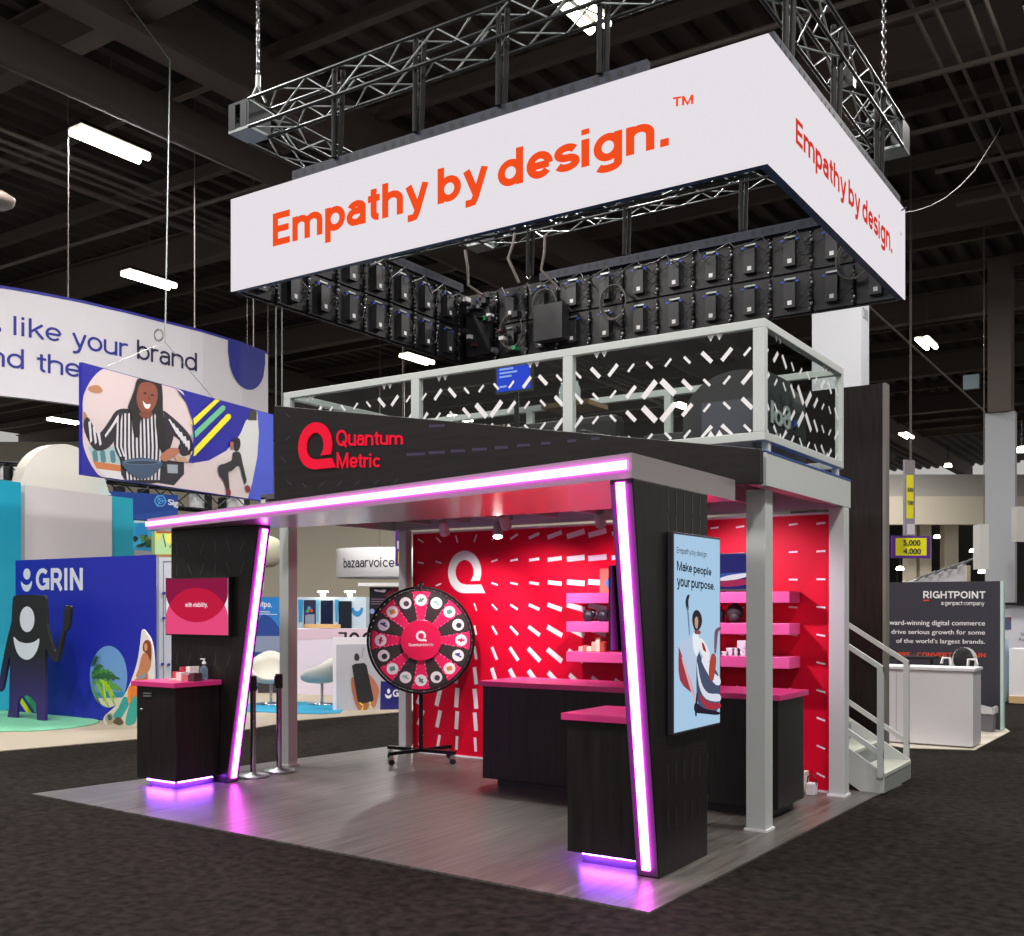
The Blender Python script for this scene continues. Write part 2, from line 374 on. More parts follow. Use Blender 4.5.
# duct, seen between sign and truss
ceiling_piece(MB().tube([(-13.5, 2, 10.6), (-13.5, 60, 10.6)], .35, n=20), m_ceil)
def pipe_run(pts, r, lab, grp='pipes under the roof deck'):
    tag(MB().tube(pts, r, n=8).obj('ceiling_pipe', m_pipe), lab, 'pipe', grp)
for i, dx in enumerate((0, .45, .8, 1.35)):
    pipe_run([(-17.3-dx, -6, 11.0), (-17.3-dx, 60, 11.0)], .05+.03*(i == 3), ('right hand one', 'second from the right', 'third from the right', 'thick left hand one')[i]+' of four pipes under the roof left of the sign')
for i, dx in enumerate((0, .3, .75, 1.0, 1.5)):
    pipe_run([(-1.4+dx, -2, 11.0), (-1.4+dx, 60, 11.0)], .035, ('leftmost', 'second', 'middle', 'fourth', 'rightmost')[i]+' of five thin pipes under the roof right of the sign')
for i, y in enumerate((12.0, 14.2, 16.4, 18.6, 20.8)):
    tag(MB().box(-2.4, 2.2, y-.04, y+.04, 10.86, 10.93).obj('pipe_hanger_bar', m_pipe), ('nearest', 'second nearest', 'middle', 'second farthest', 'farthest')[i]+' cross bar carrying the pipes right of the sign', 'pipe hanger', 'pipe hanger bars')
pipe_run([(-45, 11.2, 10.9), (30, 11.2, 10.9)], .05, 'thin grey pipe crossing the hall from left to right behind the truss')
# ceiling lights: twin tubes
def high_bay(x, y, z=10.5, L=1.5, lab='', lit=True, s=1):
    t = thing('ceiling_light', lab, 'ceiling light', (x, y, z), 'high bay ceiling lights')
    MB().box(x-.24, x+.24, y-L/2-.05, y+L/2+.05, z+.06, z+.13).obj('housing', m_dark, t)
    for q in (-1, 1): MB().tube([(x+q*.14, y-L/2, z), (x+q*.14, y+L/2, z)], .075*s, n=10).obj('light_tube', m_tube, t)
    MB().tube([(x, y, z+.12), (x, y, 12.3)], .012, n=6).obj('suspension_wire', m_pipe, t)
    if lit:
        ld = bpy.data.lights.new('hall_lamp', 'AREA'); ld.shape = 'RECTANGLE'; ld.size = .45; ld.size_y = L; ld.energy = HALL_W
        ld.color = (1, .965, .92)
        lo = bpy.data.objects.new('hall_lamp', ld); COL.objects.link(lo); lo.parent = t; lo.location = (0, 0, -.1)
vis = {(-15.1, 7.5): 'twin tube light glowing near the upper left corner of the ceiling', (-21.5, 13.3): 'twin tube light glowing above the curved white banner',
       (-21.2, 24.5): 'twin tube light glowing just above the deck rail left end', (-43.2, 25.1): 'small far light glowing under the curved white banner',
       (.4, 12.9): 'light cut by the right edge near the top corner', (-5.5, 32.2): 'twin light glowing right of the white pillar behind the sign',
       (-10.7, 51.8): 'small far light above the yellow hanging boards', (-5.3, 8.3): 'light glowing behind the truss at the top'}
for (x, y), l in vis.items(): high_bay(x, y, lab=l)
for x, y in ((4, -3.5), (-3, -4.5), (-9.5, -3), (3.5, 3), (-9, 2.5)): high_bay(x, y, lab='twin tube ceiling light above the aisle')
for x, y in ((-27, 35), (-17, 38), (-33, 46), (-22, 50), (-10, 24), (6, 22), (-30, 8)): high_bay(x, y, lab='twin tube ceiling light added to brighten the hall far behind the booth')  # lights added to brighten the far hall
for px, py, d in ((948, 467, 62), (937, 538, 70), (973, 552, 66), (982, 573, 60), (900, 570, 60), (905, 556, 70), (909, 527, 74), (1022, 452, 40), (897, 590, 64)):
    p = D(px, py, d); t = thing('far_ceiling_light', 'small bright round light far off under the low ceiling at right', 'ceiling light', p, 'far lights at right')
    MB().lathe(p, [(0, 0), (.2, 0), (.22, .06), (.15, .2), (0, .22)], n=16).obj('lamp_lens', m_tube, t)
    MB().tube([p+V((0, 0, .2)), p+V((0, 0, 1.2))], .03).obj('stem', m_dark, t)
# hall walls
m_wallb = mat('beige_hall_wall', 'e0d6c2', .8); m_wallg = mat('grey_hall_wall', 'b8b4ae', .8)
def pan(A, Bp, z0, z1, th, mt, name=None, parent=None, label=None, back=True, bevel=0):
    A, Bp = V((A[0], A[1], 0)), V((Bp[0], Bp[1], 0)); d = (Bp-A); n = V((-d.y, d.x, 0)).normalized()
    if n.dot(CAM-A) > 0: n = -n
    mb = MB().obox(A+V((0, 0, z0)), d, n*th, V((0, 0, z1-z0)))
    return mb.obj(name, mt, parent, label, bevel)
a = D(-40, 600, 62); b_ = D(640, 600, 62); struct(pan(a, b_, 0, 11.3, .3, m_wallb, 'wall_left'))
a = D(640, 600, 62); b_ = D(880, 600, 75); struct(pan(a, b_, 0, 11.3, .3, m_wallg, 'wall_back'))
a = D(870, 600, 60); b_ = D(1060, 600, 60)
o = pan(a, b_, 6.3, 7.9, .6, m_wallb, 'wall_right'); struct(o)
struct(pan(D(870, 600, 60.5), D(1060, 600, 60.5), 7.6, 9.2, .6, m_wallg, 'wall_right.001'))
struct(pan(D(870, 600, 85), D(1100, 600, 85), 0, 9, .6, M('2c2826', .8), 'wall_far'))
for i, (px, w_) in enumerate(((926, 11), (952, 13), (912, 9))):
    q = D(px, 600, 63); r = RT*(w_/2*63/FPX)
    struct(pan(q-r, q+r, 0, 7, .8, m_wallb, 'trim_far_%d' % i))
# hall columns
def hallcol(px0, pxs, dep, d, ztop, lab):
    A = D(px0, 606, d); A.z = 0; Bq = AX(pxs, 606, 1, A.y); wd = Bq.x-A.x
    t = thing('hall_column', lab, 'column', (A.x, A.y, 0))
    B(A.x, A.x+wd, A.y, A.y+dep, 0, ztop).obj('column_wrap', M('b4b6bc', .7), t)
    cx, cy = A.x+wd/2, A.y+dep/2
    B(cx-.3, cx+.3, cy-.3, cy+.3, ztop, 11.4).obj('steel_column', m_beam, t)
    return t, A, wd
t, A, wd = hallcol(812, 861, .55, 20, 8.2, 'wide white pillar rising behind the deck, beside the tall black wall')
f = Face((A.x+wd, A.y, 0), (0, 1, 0)); mb = MB(); f.text(mb, 'C850', .1, 7.0, .47, 7.2, M('4a4a4c')); mb.obj('lettering', None, t)
hallcol(985, 1015, .35, 30, 7.12, 'tall white pillar behind the dark wall, near the right edge')

# ------------------------------------------------------------------ booth floor
mb = MB(); cor = [(-.0, 0), (-6.12, .22), (-5.75, 4.55), (.1, 4.55)]
cor = [tuple(G(649.4, 914.3))[:2], tuple(G(32, 795))[:2], tuple(G(388, 747.5))[:2], (-5.2, 4.95), (.13, 4.95), tuple(G(876, 796.6))[:2]]
mb.prism([(x, y, .0) for x, y in cor], (0, 0, .012)); tag(mb.obj('vinyl_floor', m_vinyl), 'grey wood look vinyl floor spread under the whole black and pink booth', 'floor')

# ------------------------------------------------------------------ portal towers, canopy
zc0, zc1 = 2.385, 2.535
t = thing('portal_tower', 'black slanted tower with a glowing strip, carrying the tall portrait screen', 'tower', (-.33, .95, 0))
side = [(-.26, .63, .012), (-.26, 1.36, .012), (-.26, 1.36, zc0), (-.26, .28, zc0)]
MB().prism(side, (-.15, 0, 0)).obj('tower_panel', m_black, t, bevel=.006)
d_ = V((0, .28-.63, zc0)).normalized(); nn = V((0, -d_.z, d_.y)).normalized()
def led_run(o, along, L, across, w_, nrm, parent, mt=m_led):
    o = V(o); MB().obox(o-across*.07-along*.04-nrm*.001, across*.14, along*(L+.03), nrm*.004).obj('strip_channel', m_channel, parent)  # face plate added so the strip's purple glow shows beside it
    o = o+nrm*.004; MB().obox(o-across*(w_/2), across*w_, along*L, nrm*.02).obj('light_strip', mt, parent, 'glowing pinkish white light strip')
led_run(V((-.335, .63, .012))+d_*.05+nn*.002, d_, 2.33, V((1, 0, 0)), .052, nn, t)
# printed faint dashes on the tower side
def faint_dashes(face, rows, mt, sx=.05, w_=.012):
    mb = MB()
    for (u, v, a, L) in rows: face.poly(mb, bar2((u, v), math.radians(a), L, w_), mt, .002)
    return mb
m_faint = M('3a3438', .3)
f = Face((-.26, .7, 0), (0, 1, 0))
mb = faint_dashes(f, [(.05+.12*i, z, 90+(8-4*i), .13) for i in range(6) for z in (.35, .62, 2.15, 2.3) if not (z > 2 and i > 4)], m_faint); mb.obj('printed_dashes', None, t)
t2 = thing('portal_tower', 'black slanted tower with a glowing strip at the left end, behind the small counter', 'tower', (-5.5, 1.6, 0))
MB().prism([(-5.86, 1.53, .012), (-5.09, 1.53, .012), (-4.66, 1.53, zc0), (-5.86, 1.53, zc0)], (0, .15, 0)).obj('tower_panel', m_black, t2, bevel=.006)
d_ = V((-4.66+5.09, 0, zc0)).normalized(); nn = V((d_.z, 0, -d_.x)).normalized()
led_run(V((-5.09, 1.605, .012))+d_*.05+nn*.002, d_, 2.33, V((0, 1, 0)), .052, nn, t2)
f = Face((-5.86, 1.53, 0), (1, 0, 0))
mb = faint_dashes(f, [(.09+.18*i, z, 90+30*math.sin(i*2.1+z*3), .12) for i in range(6) for z in (1.15, 2.0, 2.2) if not (i > 4 and z < 1.5)], m_faint); mb.obj('printed_dashes', None, t2)
# canopy slab (plan is a wedge quadrilateral)
cp = thing('canopy', 'grey canopy slab edged with a long glowing pink strip, across both towers', 'canopy', (-3, 1.4, zc0))
A = V((-.26, .27, zc0)); Bc = V((-6.08, 1.42, zc0))
plan = [A, V((-.26, 1.84, zc0)), V((-1.4, 1.92, zc0)), V((-4.6, 1.92, zc0)), V((-6.0, 1.72, zc0)), Bc]
hgt = [.145, .145, .13, .11, .11, .11]
mb = MB(); nP = len(plan)
mb.add(plan+[p+V((0, 0, h)) for p, h in zip(plan, hgt)], [list(range(nP))[::-1], list(range(nP, 2*nP))]+[(i, (i+1) % nP, nP+(i+1) % nP, nP+i) for i in range(nP)])
mb.obj('slab', m_plum, cp)
dA = (Bc-A).normalized(); nA = V((dA.y, -dA.x, 0)); nA = nA if nA.dot(CAM-A) > 0 else -nA
mb = MB(); LA = (Bc-A).length
q0 = A+V((0, 0, .078))+dA*.035+nA*.002; q1 = Bc+V((0, 0, .058))-dA*.002+nA*.002
ww = V((0, 0, .026)); w2 = V((0, 0, .02))
mb.add([q0-ww, q1-w2, q1+w2, q0+ww, q0-ww+nA*.012, q1-w2+nA*.012, q1+w2+nA*.012, q0+ww+nA*.012], [(0, 1, 2, 3), (4, 5, 6, 7), (0, 1, 5, 4), (3, 2, 6, 7), (0, 3, 7, 4), (1, 2, 6, 5)])
mb.obj('light_strip', m_led, cp, 'glowing pinkish white light strip')

# ------------------------------------------------------------------ deck structure
dk = thing('mezzanine_deck', 'raised deck on pale grey steel posts, above the red interior', 'deck', (-2.5, 3.1, 0))
X0, X1, Y0, Y1 = -5.3, -.13, 2.1, 4.2
def post(x0, x1, y0, y1):
    p = B(x0, x1, y0, y1, .012, 2.5).obj('post', m_frame, dk, bevel=.006)
    B(x0-.012, x1+.012, y0-.012, y1+.012, .012, .03).obj('base_plate', m_white, p)
post(-.335, -.185, 2.24, 2.39); post(-.255, -.12, 3.98, 4.12); post(-5.50, -5.37, 2.60, 2.73); post(-5.09, -4.985, 4.02, 4.125)
B(X1-.06, X1, Y0, Y1, 2.51, 2.75).obj('side_beam', m_frame, dk)
B(X1-.064, X1+.004, Y0, Y1, 2.745, 2.757).obj('blue_edge_tape', M('2250a8', .5), dk, 'thin blue line along the beam top')
B(X0, X1-.06, Y0+.06, Y1, 2.70, 2.75).obj('deck_floor', M('55555a', .6), dk)
B(X0, X1-.06, Y1-.06, Y1, 2.51, 2.72).obj('rear_beam', m_frame, dk)
B(X0, X0+.06, Y0+.06, Y1-.06, 2.51, 2.72).obj('end_beam', m_frame, dk)
for i in range(9): B(X0+.5+.55*i, X0+.56+.55*i, Y0+.06, Y1-.06, 2.56, 2.7).obj('joist', m_frameb, dk)
# fascia with logo
fs_ = thing('logo_fascia', 'long black sloping fascia board with the red logo, above the canopy', 'fascia', (-2.6, 2.02, 2.5))
MB().prism([(-4.93, 1.98, 2.5), (-.135, 1.98, 2.515), (-.135, 1.98, 2.755), (-4.93, 1.98, 3.56)], (0, .08, 0)).obj('board', m_blackh, fs_, bevel=.005)
f = Face((-5, 1.98, 0), (1, 0, 0))
mb = MB(); m_logo = mat('bright_red_letters', 'ff1038', .4, em=.85)
u0, v0 = f.px(316, 446); u1, _ = f.px(332, 446)
f.poly(mb, qlogo(u0, v0, .215), m_logo, .002, ex=.02); mb.obj('logo', None, fs_)
z1 = conv(260, 380, 4.267)
mb = MB()
def text_px4(face, mb, s, TL, TR, BR, BL, m, bold=0, ex=0, k=.003, **kw):   # text stretched onto four pixel corners of a real plane
    vs, fs = text2d(s, bold, **kw)
    a, b, c, d = [V(face.px(*q)) for q in (BL, BR, TR, TL)]
    P = []
    for u, v, ly in vs:
        q = (a*(1-u)+b*u)*(1-v)+(d*(1-u)+c*u)*v; P.append(face.p(q.x, q.y, k+.0006*ly))
    mb.add(P, fs, m)
    if ex:
        Q = [p+face.n*ex for p in P]; mb.add(Q, fs, m); ed = {}
        for g in fs:
            for i in range(len(g)): ed[(g[i], g[(i+1) % len(g)])] = 1
        n = len(P); mb.add(P+Q, [(i, j, n+j, n+i) for i, j in ed if (j, i) not in ed], m)
text_px4(f, mb, 'Quantum', z1(328, 212), z1(612, 222), z1(612, 280), z1(328, 290), m_logo, bold=.022, ex=.006, space=.93)
text_px4(f, mb, 'Metric', z1(330, 308), z1(514, 316), z1(514, 376), z1(330, 380), m_logo, bold=.022, ex=.006, space=.93)
mb.obj('lettering', None, fs_)
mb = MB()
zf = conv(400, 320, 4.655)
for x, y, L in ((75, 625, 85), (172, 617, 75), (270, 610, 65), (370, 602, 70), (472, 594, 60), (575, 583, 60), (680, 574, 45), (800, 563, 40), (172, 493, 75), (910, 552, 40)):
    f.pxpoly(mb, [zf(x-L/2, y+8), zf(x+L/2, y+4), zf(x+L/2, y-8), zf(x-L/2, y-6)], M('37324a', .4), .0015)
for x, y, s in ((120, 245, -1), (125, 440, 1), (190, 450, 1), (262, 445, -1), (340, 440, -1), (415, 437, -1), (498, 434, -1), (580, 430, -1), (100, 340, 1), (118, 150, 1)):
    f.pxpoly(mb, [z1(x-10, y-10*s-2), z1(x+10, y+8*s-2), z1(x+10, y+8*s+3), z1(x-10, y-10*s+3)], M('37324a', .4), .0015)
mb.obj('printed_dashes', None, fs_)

# glass railing
rl = thing('glass_railing', 'grey framed glass railing with white dashes around the raised deck', 'railing', (-2.6, 2.2, 2.75))
rz0, rz1 = 2.835, 3.70; RX0, RX1, RY0, RY1 = -4.93, -.14, 2.1, 4.03
def bar(x0, x1, y0, y1, z0, z1, nm): B(x0, x1, y0, y1, z0, z1).obj(nm, m_frame, rl, bevel=.004)
for y in (RY0, RY1-.06):
    nm = 'front_rail' if y == RY0 else 'rear_rail'
    bar(RX0, RX1, y, y+.06, rz1-.06, rz1, nm); bar(RX0, RX1, y, y+.06, rz0, rz0+.06, nm)
for x in (RX0, RX1-.06):
    bar(x, x+.06, RY0+.06, RY1-.06, rz1-.06, rz1, 'side_rail'); bar(x, x+.06, RY0+.06, RY1-.06, rz0, rz0+.06, 'side_rail')
px_ = [RX0, -3.36, -1.81, RX1-.09]
for x in px_: bar(x, x+.09, RY0, RY0+.06, rz0+.06, rz1-.06, 'rail_post')
for x in px_[1:3]+[px_[0]]: bar(x, x+.07, RY1-.06, RY1, rz0+.06, rz1-.06, 'rail_post')
bar(RX1-.06, RX1, RY1-.05, RY1, rz0+.06, rz1-.06, 'rail_post')
for x, y in ((RX1-.06, RY0+.1), (RX1-.06, RY1-.15), (RX0, RY0+.1), (-1.8, RY0+.02), (-3.3, RY0+.02)): B(x, x+.05, y, y+.05, 2.75, rz0).obj('foot', m_frame, rl)
S_, M_, L_ = (.075, .02), (.115, .032), (.165, .046)
rows = [(.79, "\\s \\m /m /s \\s /s \\s \\m /m /s"), (.54, "\\m \\s /s /m /L \\L \\m \\s /s /m"), (.29, "/m /s \\s \\m \\L /L /m /s \\s \\m"), (.05, "/s /m \\m \\s /s \\s /s /m \\m \\s")]
def gpanel(o, u, W, H, flip=False):
    g = Face(o, u)
    mb = MB().obox(V(o), V(u)*W, g.n*-.01, V((0, 0, H))); gp_ = mb.obj('glass_panel', m_glass, rl)
    mb = MB(); sc = W/1.55
    for v, r in rows:
        for i, tk in enumerate(r.split()):
            L, w_ = {'s': S_, 'm': M_, 'L': L_}[tk[1]]
            an = math.radians(45 if (tk[0] == '/') != flip else -45)
            pts = bar2((0, 0), an, L, w_); uu = (.025+.1045*i)*W
            P = [(uu+a*sc, v*H+b) for a, b in pts]
            P = [(min(max(a, .002), W-.002), min(max(b, .002), H-.002)) for a, b in P]
            g.poly(mb, P, m_white, .003)
    for ub in (.16, .80):
        for q in (-1, 1):
            for vb in (0, 1):
                c = (ub*W+q*.035*sc)
                P = [(c-.03*sc, vb*H), (c+.03*sc, vb*H), (c+q*.0, vb*H+(.045 if vb == 0 else -.045))]
                g.poly(mb, P, m_white, .003)
    mb.obj('printed_dashes', None, gp_)
zz = rz0+.06; HH = rz1-rz0-.12
gpanel((px_[0]+.09, RY0+.03, zz), (1, 0, 0), px_[1]-px_[0]-.09, HH)
gpanel((px_[1]+.09, RY0+.03, zz), (1, 0, 0), px_[2]-px_[1]-.09, HH, True)
gpanel((px_[2]+.09, RY0+.03, zz), (1, 0, 0), px_[3]-px_[2]-.09, HH)
gpanel((RX1-.03, RY0+.07, zz), (0, 1, 0), RY1-RY0-.13, HH, True)
# things on the deck seen through the glass
m_drape = mat('black_fabric', '1c1b1d', .8)
def lump(x, y, w_, d, h, lab, nm='lounge_chair', z=2.75, cat='chair'):
    t = thing(nm, lab, cat, (x, y, z))
    z += .002
    def rbox(x0, x1, y0, y1, z0, z1, nm2): B(x0, x1, y0, y1, z0, z1).obj(nm2, m_drape, t, bevel=.07)
    rbox(x-w_/2, x+w_/2, y-d/2, y+d/2, z+.08, z+h*.5, 'seat'); rbox(x-w_/2, x+w_/2, y+d/2-.2, y+d/2, z+.3, z+h, 'backrest')
    rbox(x-w_/2, x-w_/2+.16, y-d/2, y+d/2-.1, z+.1, z+h*.68, 'armrest'); rbox(x+w_/2-.16, x+w_/2, y-d/2, y+d/2-.1, z+.1, z+h*.68, 'armrest')
    for sx in (-1, 1):
        for sy in (-1, 1): MB().tube([(x+sx*(w_/2-.08), y+sy*(d/2-.08), z), (x+sx*(w_/2-.08), y+sy*(d/2-.08), z+.1)], .02).obj('leg', m_blackmetal, t)
lump(-3.9, 3.0, .8, .7, .62, 'black lounge chair on the deck behind the left glass panel')
lump(-2.55, 3.2, 1.1, .75, .66, 'black lounge chair on the deck below the blue monitor')
lump(-1.62, 3.62, .7, .6, .5, 'black lounge chair on the deck behind the third glass panel')
# curved black backdrop with grey cabinet front
t = thing('curved_backdrop', 'black rounded backdrop on the deck near the right corner, with a grey panel in front', 'backdrop', (-.65, 3.0, 2.75))
ar = [(-1.2+.52*1.0-.52*math.cos(math.radians(a)), 0, 3.25+.30*math.sin(math.radians(a))) for a in range(0, 181, 12)]
ar = [(-1.2, 0, 2.75)]+[(-1.2+.95*(1-math.cos(math.radians(a)))/2, 0, 3.2+.38*math.sin(math.radians(a))) for a in range(0, 181, 12)]+[(-.25, 0, 2.75)]
MB().prism([(x, 3.05, z) for x, y, z in ar], (0, .3, 0)).obj('backdrop', M('2d2c2f', .7), t)
B(-.95, -.35, 2.86, 2.99, 2.75, 3.3).obj('grey_panel', M('4c4a58', .5), t, 'slate grey front panel')
f = Face((-.19, 2.95, 2.76), (0, 1, 0)); 
t = thing('lettered_panel', 'dark panel with big white characters, behind the right side glass', 'panel', (-.24, 2.6, 2.75))
B(-.27, -.24, 2.2, 3.0, 2.75, 3.4).obj('board', M('33343c', .5), t)
f = Face((-.24, 2.2, 2.75), (0, 1, 0)); mb = MB(); zg = conv(740, 360, 7.8)
text_px4(f, mb, 'lo8', zg(235, 310), zg(390, 370), zg(390, 555), zg(235, 490), M('c8ccd0'), bold=.04, ex=.004)
f.pxpoly(mb, [zg(405, 470), zg(425, 480), zg(445, 455), zg(438, 490), zg(450, 520), zg(430, 515), zg(415, 530), zg(418, 500)], M('2060d8', .4), .003)
mb.obj('lettering', None, t)
t = thing('deck_monitor', 'small blue screen on a black stand, seen through the second glass panel', 'monitor', (-2.6, 3.7, 2.75))
a0 = AX(497, 366, 1, 3.7); a1 = AX(530, 388, 1, 3.7)
B(a0.x-.02, a1.x+.02, 3.705, 3.74, a1.z-.02, a0.z+.02).obj('bezel', m_dark, t)
B(a0.x, a1.x, 3.70, 3.705, a1.z, a0.z).obj('screen', mat('blue_screen', '1c44e0', .4, em=1.0), t)
f = Face((a0.x, 3.7, a1.z), (1, 0, 0)); mb = MB(); W_ = a1.x-a0.x; H_ = a0.z-a1.z
for v, w_ in ((.8, .5), (.66, .62), (.52, .45), (.15, .3)): f.poly(mb, [(.08*W_, v*H_), (w_*W_, v*H_), (w_*W_, (v+.07)*H_), (.08*W_, (v+.07)*H_)], mat('pale_screen_text', '9fb8ff', .4, em=1), .002)
mb.obj('screen_text', None, t)
MB().tube([((a0.x+a1.x)/2, 3.76, 2.77), ((a0.x+a1.x)/2, 3.76, a0.z-.05)], .025).obj('stand', m_blackmetal, t)
MB().lathe(((a0.x+a1.x)/2, 3.76, 2.75), [(0, 0), (.25, 0), (.25, .02), (0, .025)]).obj('base', m_blackmetal, t)
t = thing('water_bottle_pack', 'clear plastic water bottles left by the rail post in the middle', 'water bottles', (-2.02, 2.55, 2.75))
t.location.z = 3.35
tb = thing('bar_table', 'narrow black high table beside the middle rail post, carrying water bottles', 'table', (-2.0, 2.55, 2.75))
B(-2.2, -1.75, 2.4, 2.75, 3.31, 3.35).obj('tabletop', M('7a5a34', .5), tb); MB().tube([(-2, 2.57, 2.77), (-2, 2.57, 3.31)], .03).obj('pole', m_blackmetal, tb)
MB().lathe((-2, 2.57, 2.75), [(0, 0), (.2, 0), (.2, .015), (0, .02)]).obj('base', m_blackmetal, tb)
mw = bottle_mat('clear_plastic', 'd8e4e8')
for i in range(3): MB().lathe((-2.08+.07*i, 2.55, 3.35), [(0, 0), (.03, 0), (.032, .02), (.032, .13), (.013, .17), (.013, .19), (0, .19)], n=12).obj('bottle', mw, t)

# ------------------------------------------------------------------ red back wall
WY = 4.13
bw = thing('red_backdrop_wall', 'bright red wall with white dashes and white logo across the back of the booth', 'wall', (-2.6, WY, 0))
B(-4.975, -.27, WY, WY+.06, .012, 2.475).obj('wall_panel', m_red, bw)
B(-4.975, -.27, WY-.012, WY, .012, .03).obj('white_base_trim', m_white, bw); B(-4.975, -.27, WY-.012, WY, 2.46, 2.48).obj('top_trim', m_white, bw)
B(-.27, -.26, WY-.012, WY+.06, .012, 2.48).obj('edge_trim', m_white, bw)
f = Face((0, WY, 0), (1, 0, 0)); mb = MB(); cu, cv = f.px(465, 572)
f.poly(mb, qlogo(cu, cv, .23), m_white, .003, ex=.01); mb.obj('logo', None, bw)
mb = MB(); xq = -4.86
while xq < -.33:
    zq = .16
    while zq < 2.45:
        dx, dz = xq-cu, zq-cv; r = math.hypot(dx, dz*1.1)
        if r > .36:
            g = math.exp(-((r-1.55)/.62)**2)
            if dx < -.1 and dz > -.4: g *= .25
            L = .08+.135*g; w_ = .016+.04*g
            an = math.atan2(dz*.9, dx)
            P = [(min(max(a, -4.97), -.275), b) for a, b in bar2((xq, zq), an, L, w_)]
            f.poly(mb, P, m_white, .002)
        zq += .247
    xq += .2495
mb.obj('printed_dashes', None, bw)
# shelves
for i, z in enumerate((1.73, 1.45, 1.155)):
    pos = ('upper', 'middle', 'lower')[i]
    o = B(-2.80, -.55, 3.83, WY-.013, z-.05, z+.05).obj('wall_shelf', m_shelf, None, bevel=.004)
    tag(o, 'long pink shelf on the red wall, %s of the three' % {'upper': 'topmost', 'middle': 'middle one', 'lower': 'lowest'}[pos], 'shelf', 'pink wall shelves')
def on_shelf(px, z, y=3.97): return AX(px, 600, 1, y).x
# shelf items
def camera_item(x, z, lab, s=1):
    t = thing('black_mug', lab, 'mug', (x, 3.95, z), 'black mugs on the middle shelf')
    MB().lathe((x, 3.95, z), [(0, 0), (.045*s, 0), (.06*s, .03*s), (.062*s, .12*s), (.056*s, .12*s), (.05*s, .02)], n=20).obj('cup', M('24232a', .25), t)
    MB().tube([(x+.055*s, 3.93, z+.1*s), (x+.1*s, 3.93, z+.09*s), (x+.1*s, 3.93, z+.04*s), (x+.055*s, 3.93, z+.03*s)], .008, n=6).obj('handle', M('24232a', .25), t)
for px, lab in ((590, 'round black mug on the middle pink shelf, left of the glowing tower'), (604, 'black mug on the middle pink shelf, tight beside the left tower screen edge')):
    camera_item(on_shelf(px, 0), 1.5, lab, .95)
# backpack
x = on_shelf(735, 0); t = thing('black_backpack', 'black backpack on the middle pink shelf, left of the pale steel post', 'backpack', (x, 3.97, 1.5))
MB().ball((x, 3.97, 1.59), .09, n=16, sq=(.85, .7, 1.0)).obj('bag_body', M('2a2628', .7), t)
MB().ball((x+.01, 3.93, 1.55), .055, n=12, sq=(1, .6, .8)).obj('front_pocket', M('332e30', .6), t)
MB().tube([(x-.02, 3.97, 1.67), (x, 3.97, 1.70), (x+.03, 3.97, 1.67)], .008, n=6).obj('loop_handle', m_dark, t)
x = on_shelf(721, 0); tag(MB().lathe((x, 3.95, 1.5), [(0, 0), (.04, 0), (.04, .1), (.03, .12), (0, .12)], n=14).obj('black_tumbler', M('24232a', .3)), 'small black tumbler beside the backpack on the middle shelf', 'tumbler')
# little boxes / snack packs on lower shelf
for i, (px, h, c) in enumerate(((584, .05, 'e8c0b0'), (588, .06, 'd86a5a'), (592, .05, 'f0d8c0'), (597, .1, 'd8b090'), (601, .14, 'e6d2b0'), (605, .1, 'b04a3a'))):
    x = on_shelf(px, 0); B(x-.025, x+.025, 3.9, 3.96, 1.206, 1.206+h)
    o = B(x-.025, x+.025, 3.9, 3.96, 1.2055, 1.2055+h).obj('snack_packet', M(c, .5), None, bevel=.006)
    tag(o, 'tiny snack packet in the cluster on the lowest pink shelf left of the tower', 'packet', 'snack packets on the lowest shelf')
for i, (px, n) in enumerate(((722, 1), (728, 1), (734, 2), (740, 2), (745, 4))):
    for j in range(n):
        x = on_shelf(px, 0); o = B(x-.04, x+.04, 3.88, 3.98, 1.2055+.035*j, 1.2055+.035*j+.033).obj('white_card_box', m_white, None, bevel=.003)
        tag(o, 'small white folded box in the stepped pile on the lowest pink shelf', 'box', 'white boxes on the lowest shelf')
# small orange-blue print propped on top shelf, and screen on wall
x = on_shelf(606, 0); t = thing('propped_print', 'small orange and blue print standing on the top pink shelf', 'print', (x, 3.99, 1.78))
B(x-.08, x+.12, 3.99, 4.0, 1.781, 2.02).obj('board', M('e8705a', .5), t); mb = MB(); f = Face((x, 3.99, 1.78), (1, 0, 0))
f.poly(mb, [(-.03, .1), (.05, .17), (.12, .2), (.12, .05), (.02, .04)], M('4a90d8', .5)); mb.obj('printed_shape', None, t)
a0 = AX(716, 556, 1, WY-.06); a1 = AX(764, 594, 1, WY-.06)
t = thing('wall_monitor', 'wide dark blue screen on the red wall above the top pink shelf', 'screen', (a0.x, WY-.03, 1.8))
B(a0.x-.01, a1.x, WY-.055, WY-.005, 1.79, 2.14).obj('bezel', m_dark, t)
f = Face((a0.x, WY-.055, 1.8), (1, 0, 0)); W_ = a1.x-a0.x-.02; mb = MB()
def R4(u0, v0, u1, v1): return [(u0, v0), (u1, v0), (u1, v1), (u0, v1)]
f.poly(mb, R4(.0, .01, W_, .33), E('1a2070', .8), .001)
f.poly(mb, [(0, .1), (W_, .13), (W_, .17), (0, .15)], E('3858b0', .8), .002)
f.poly(mb, smooth([(0, .09), (.1, .13), (.25, .15), (W_, .16), (.3, .12), (.15, .09)]), E('e8e4f0', .9), .003)
f.poly(mb, smooth([(0, .06), (.12, .09), (.3, .1), (W_, .09), (.3, .05), (.1, .03)]), E('b02858', .8), .003); mb.obj('screen_image', None, t)

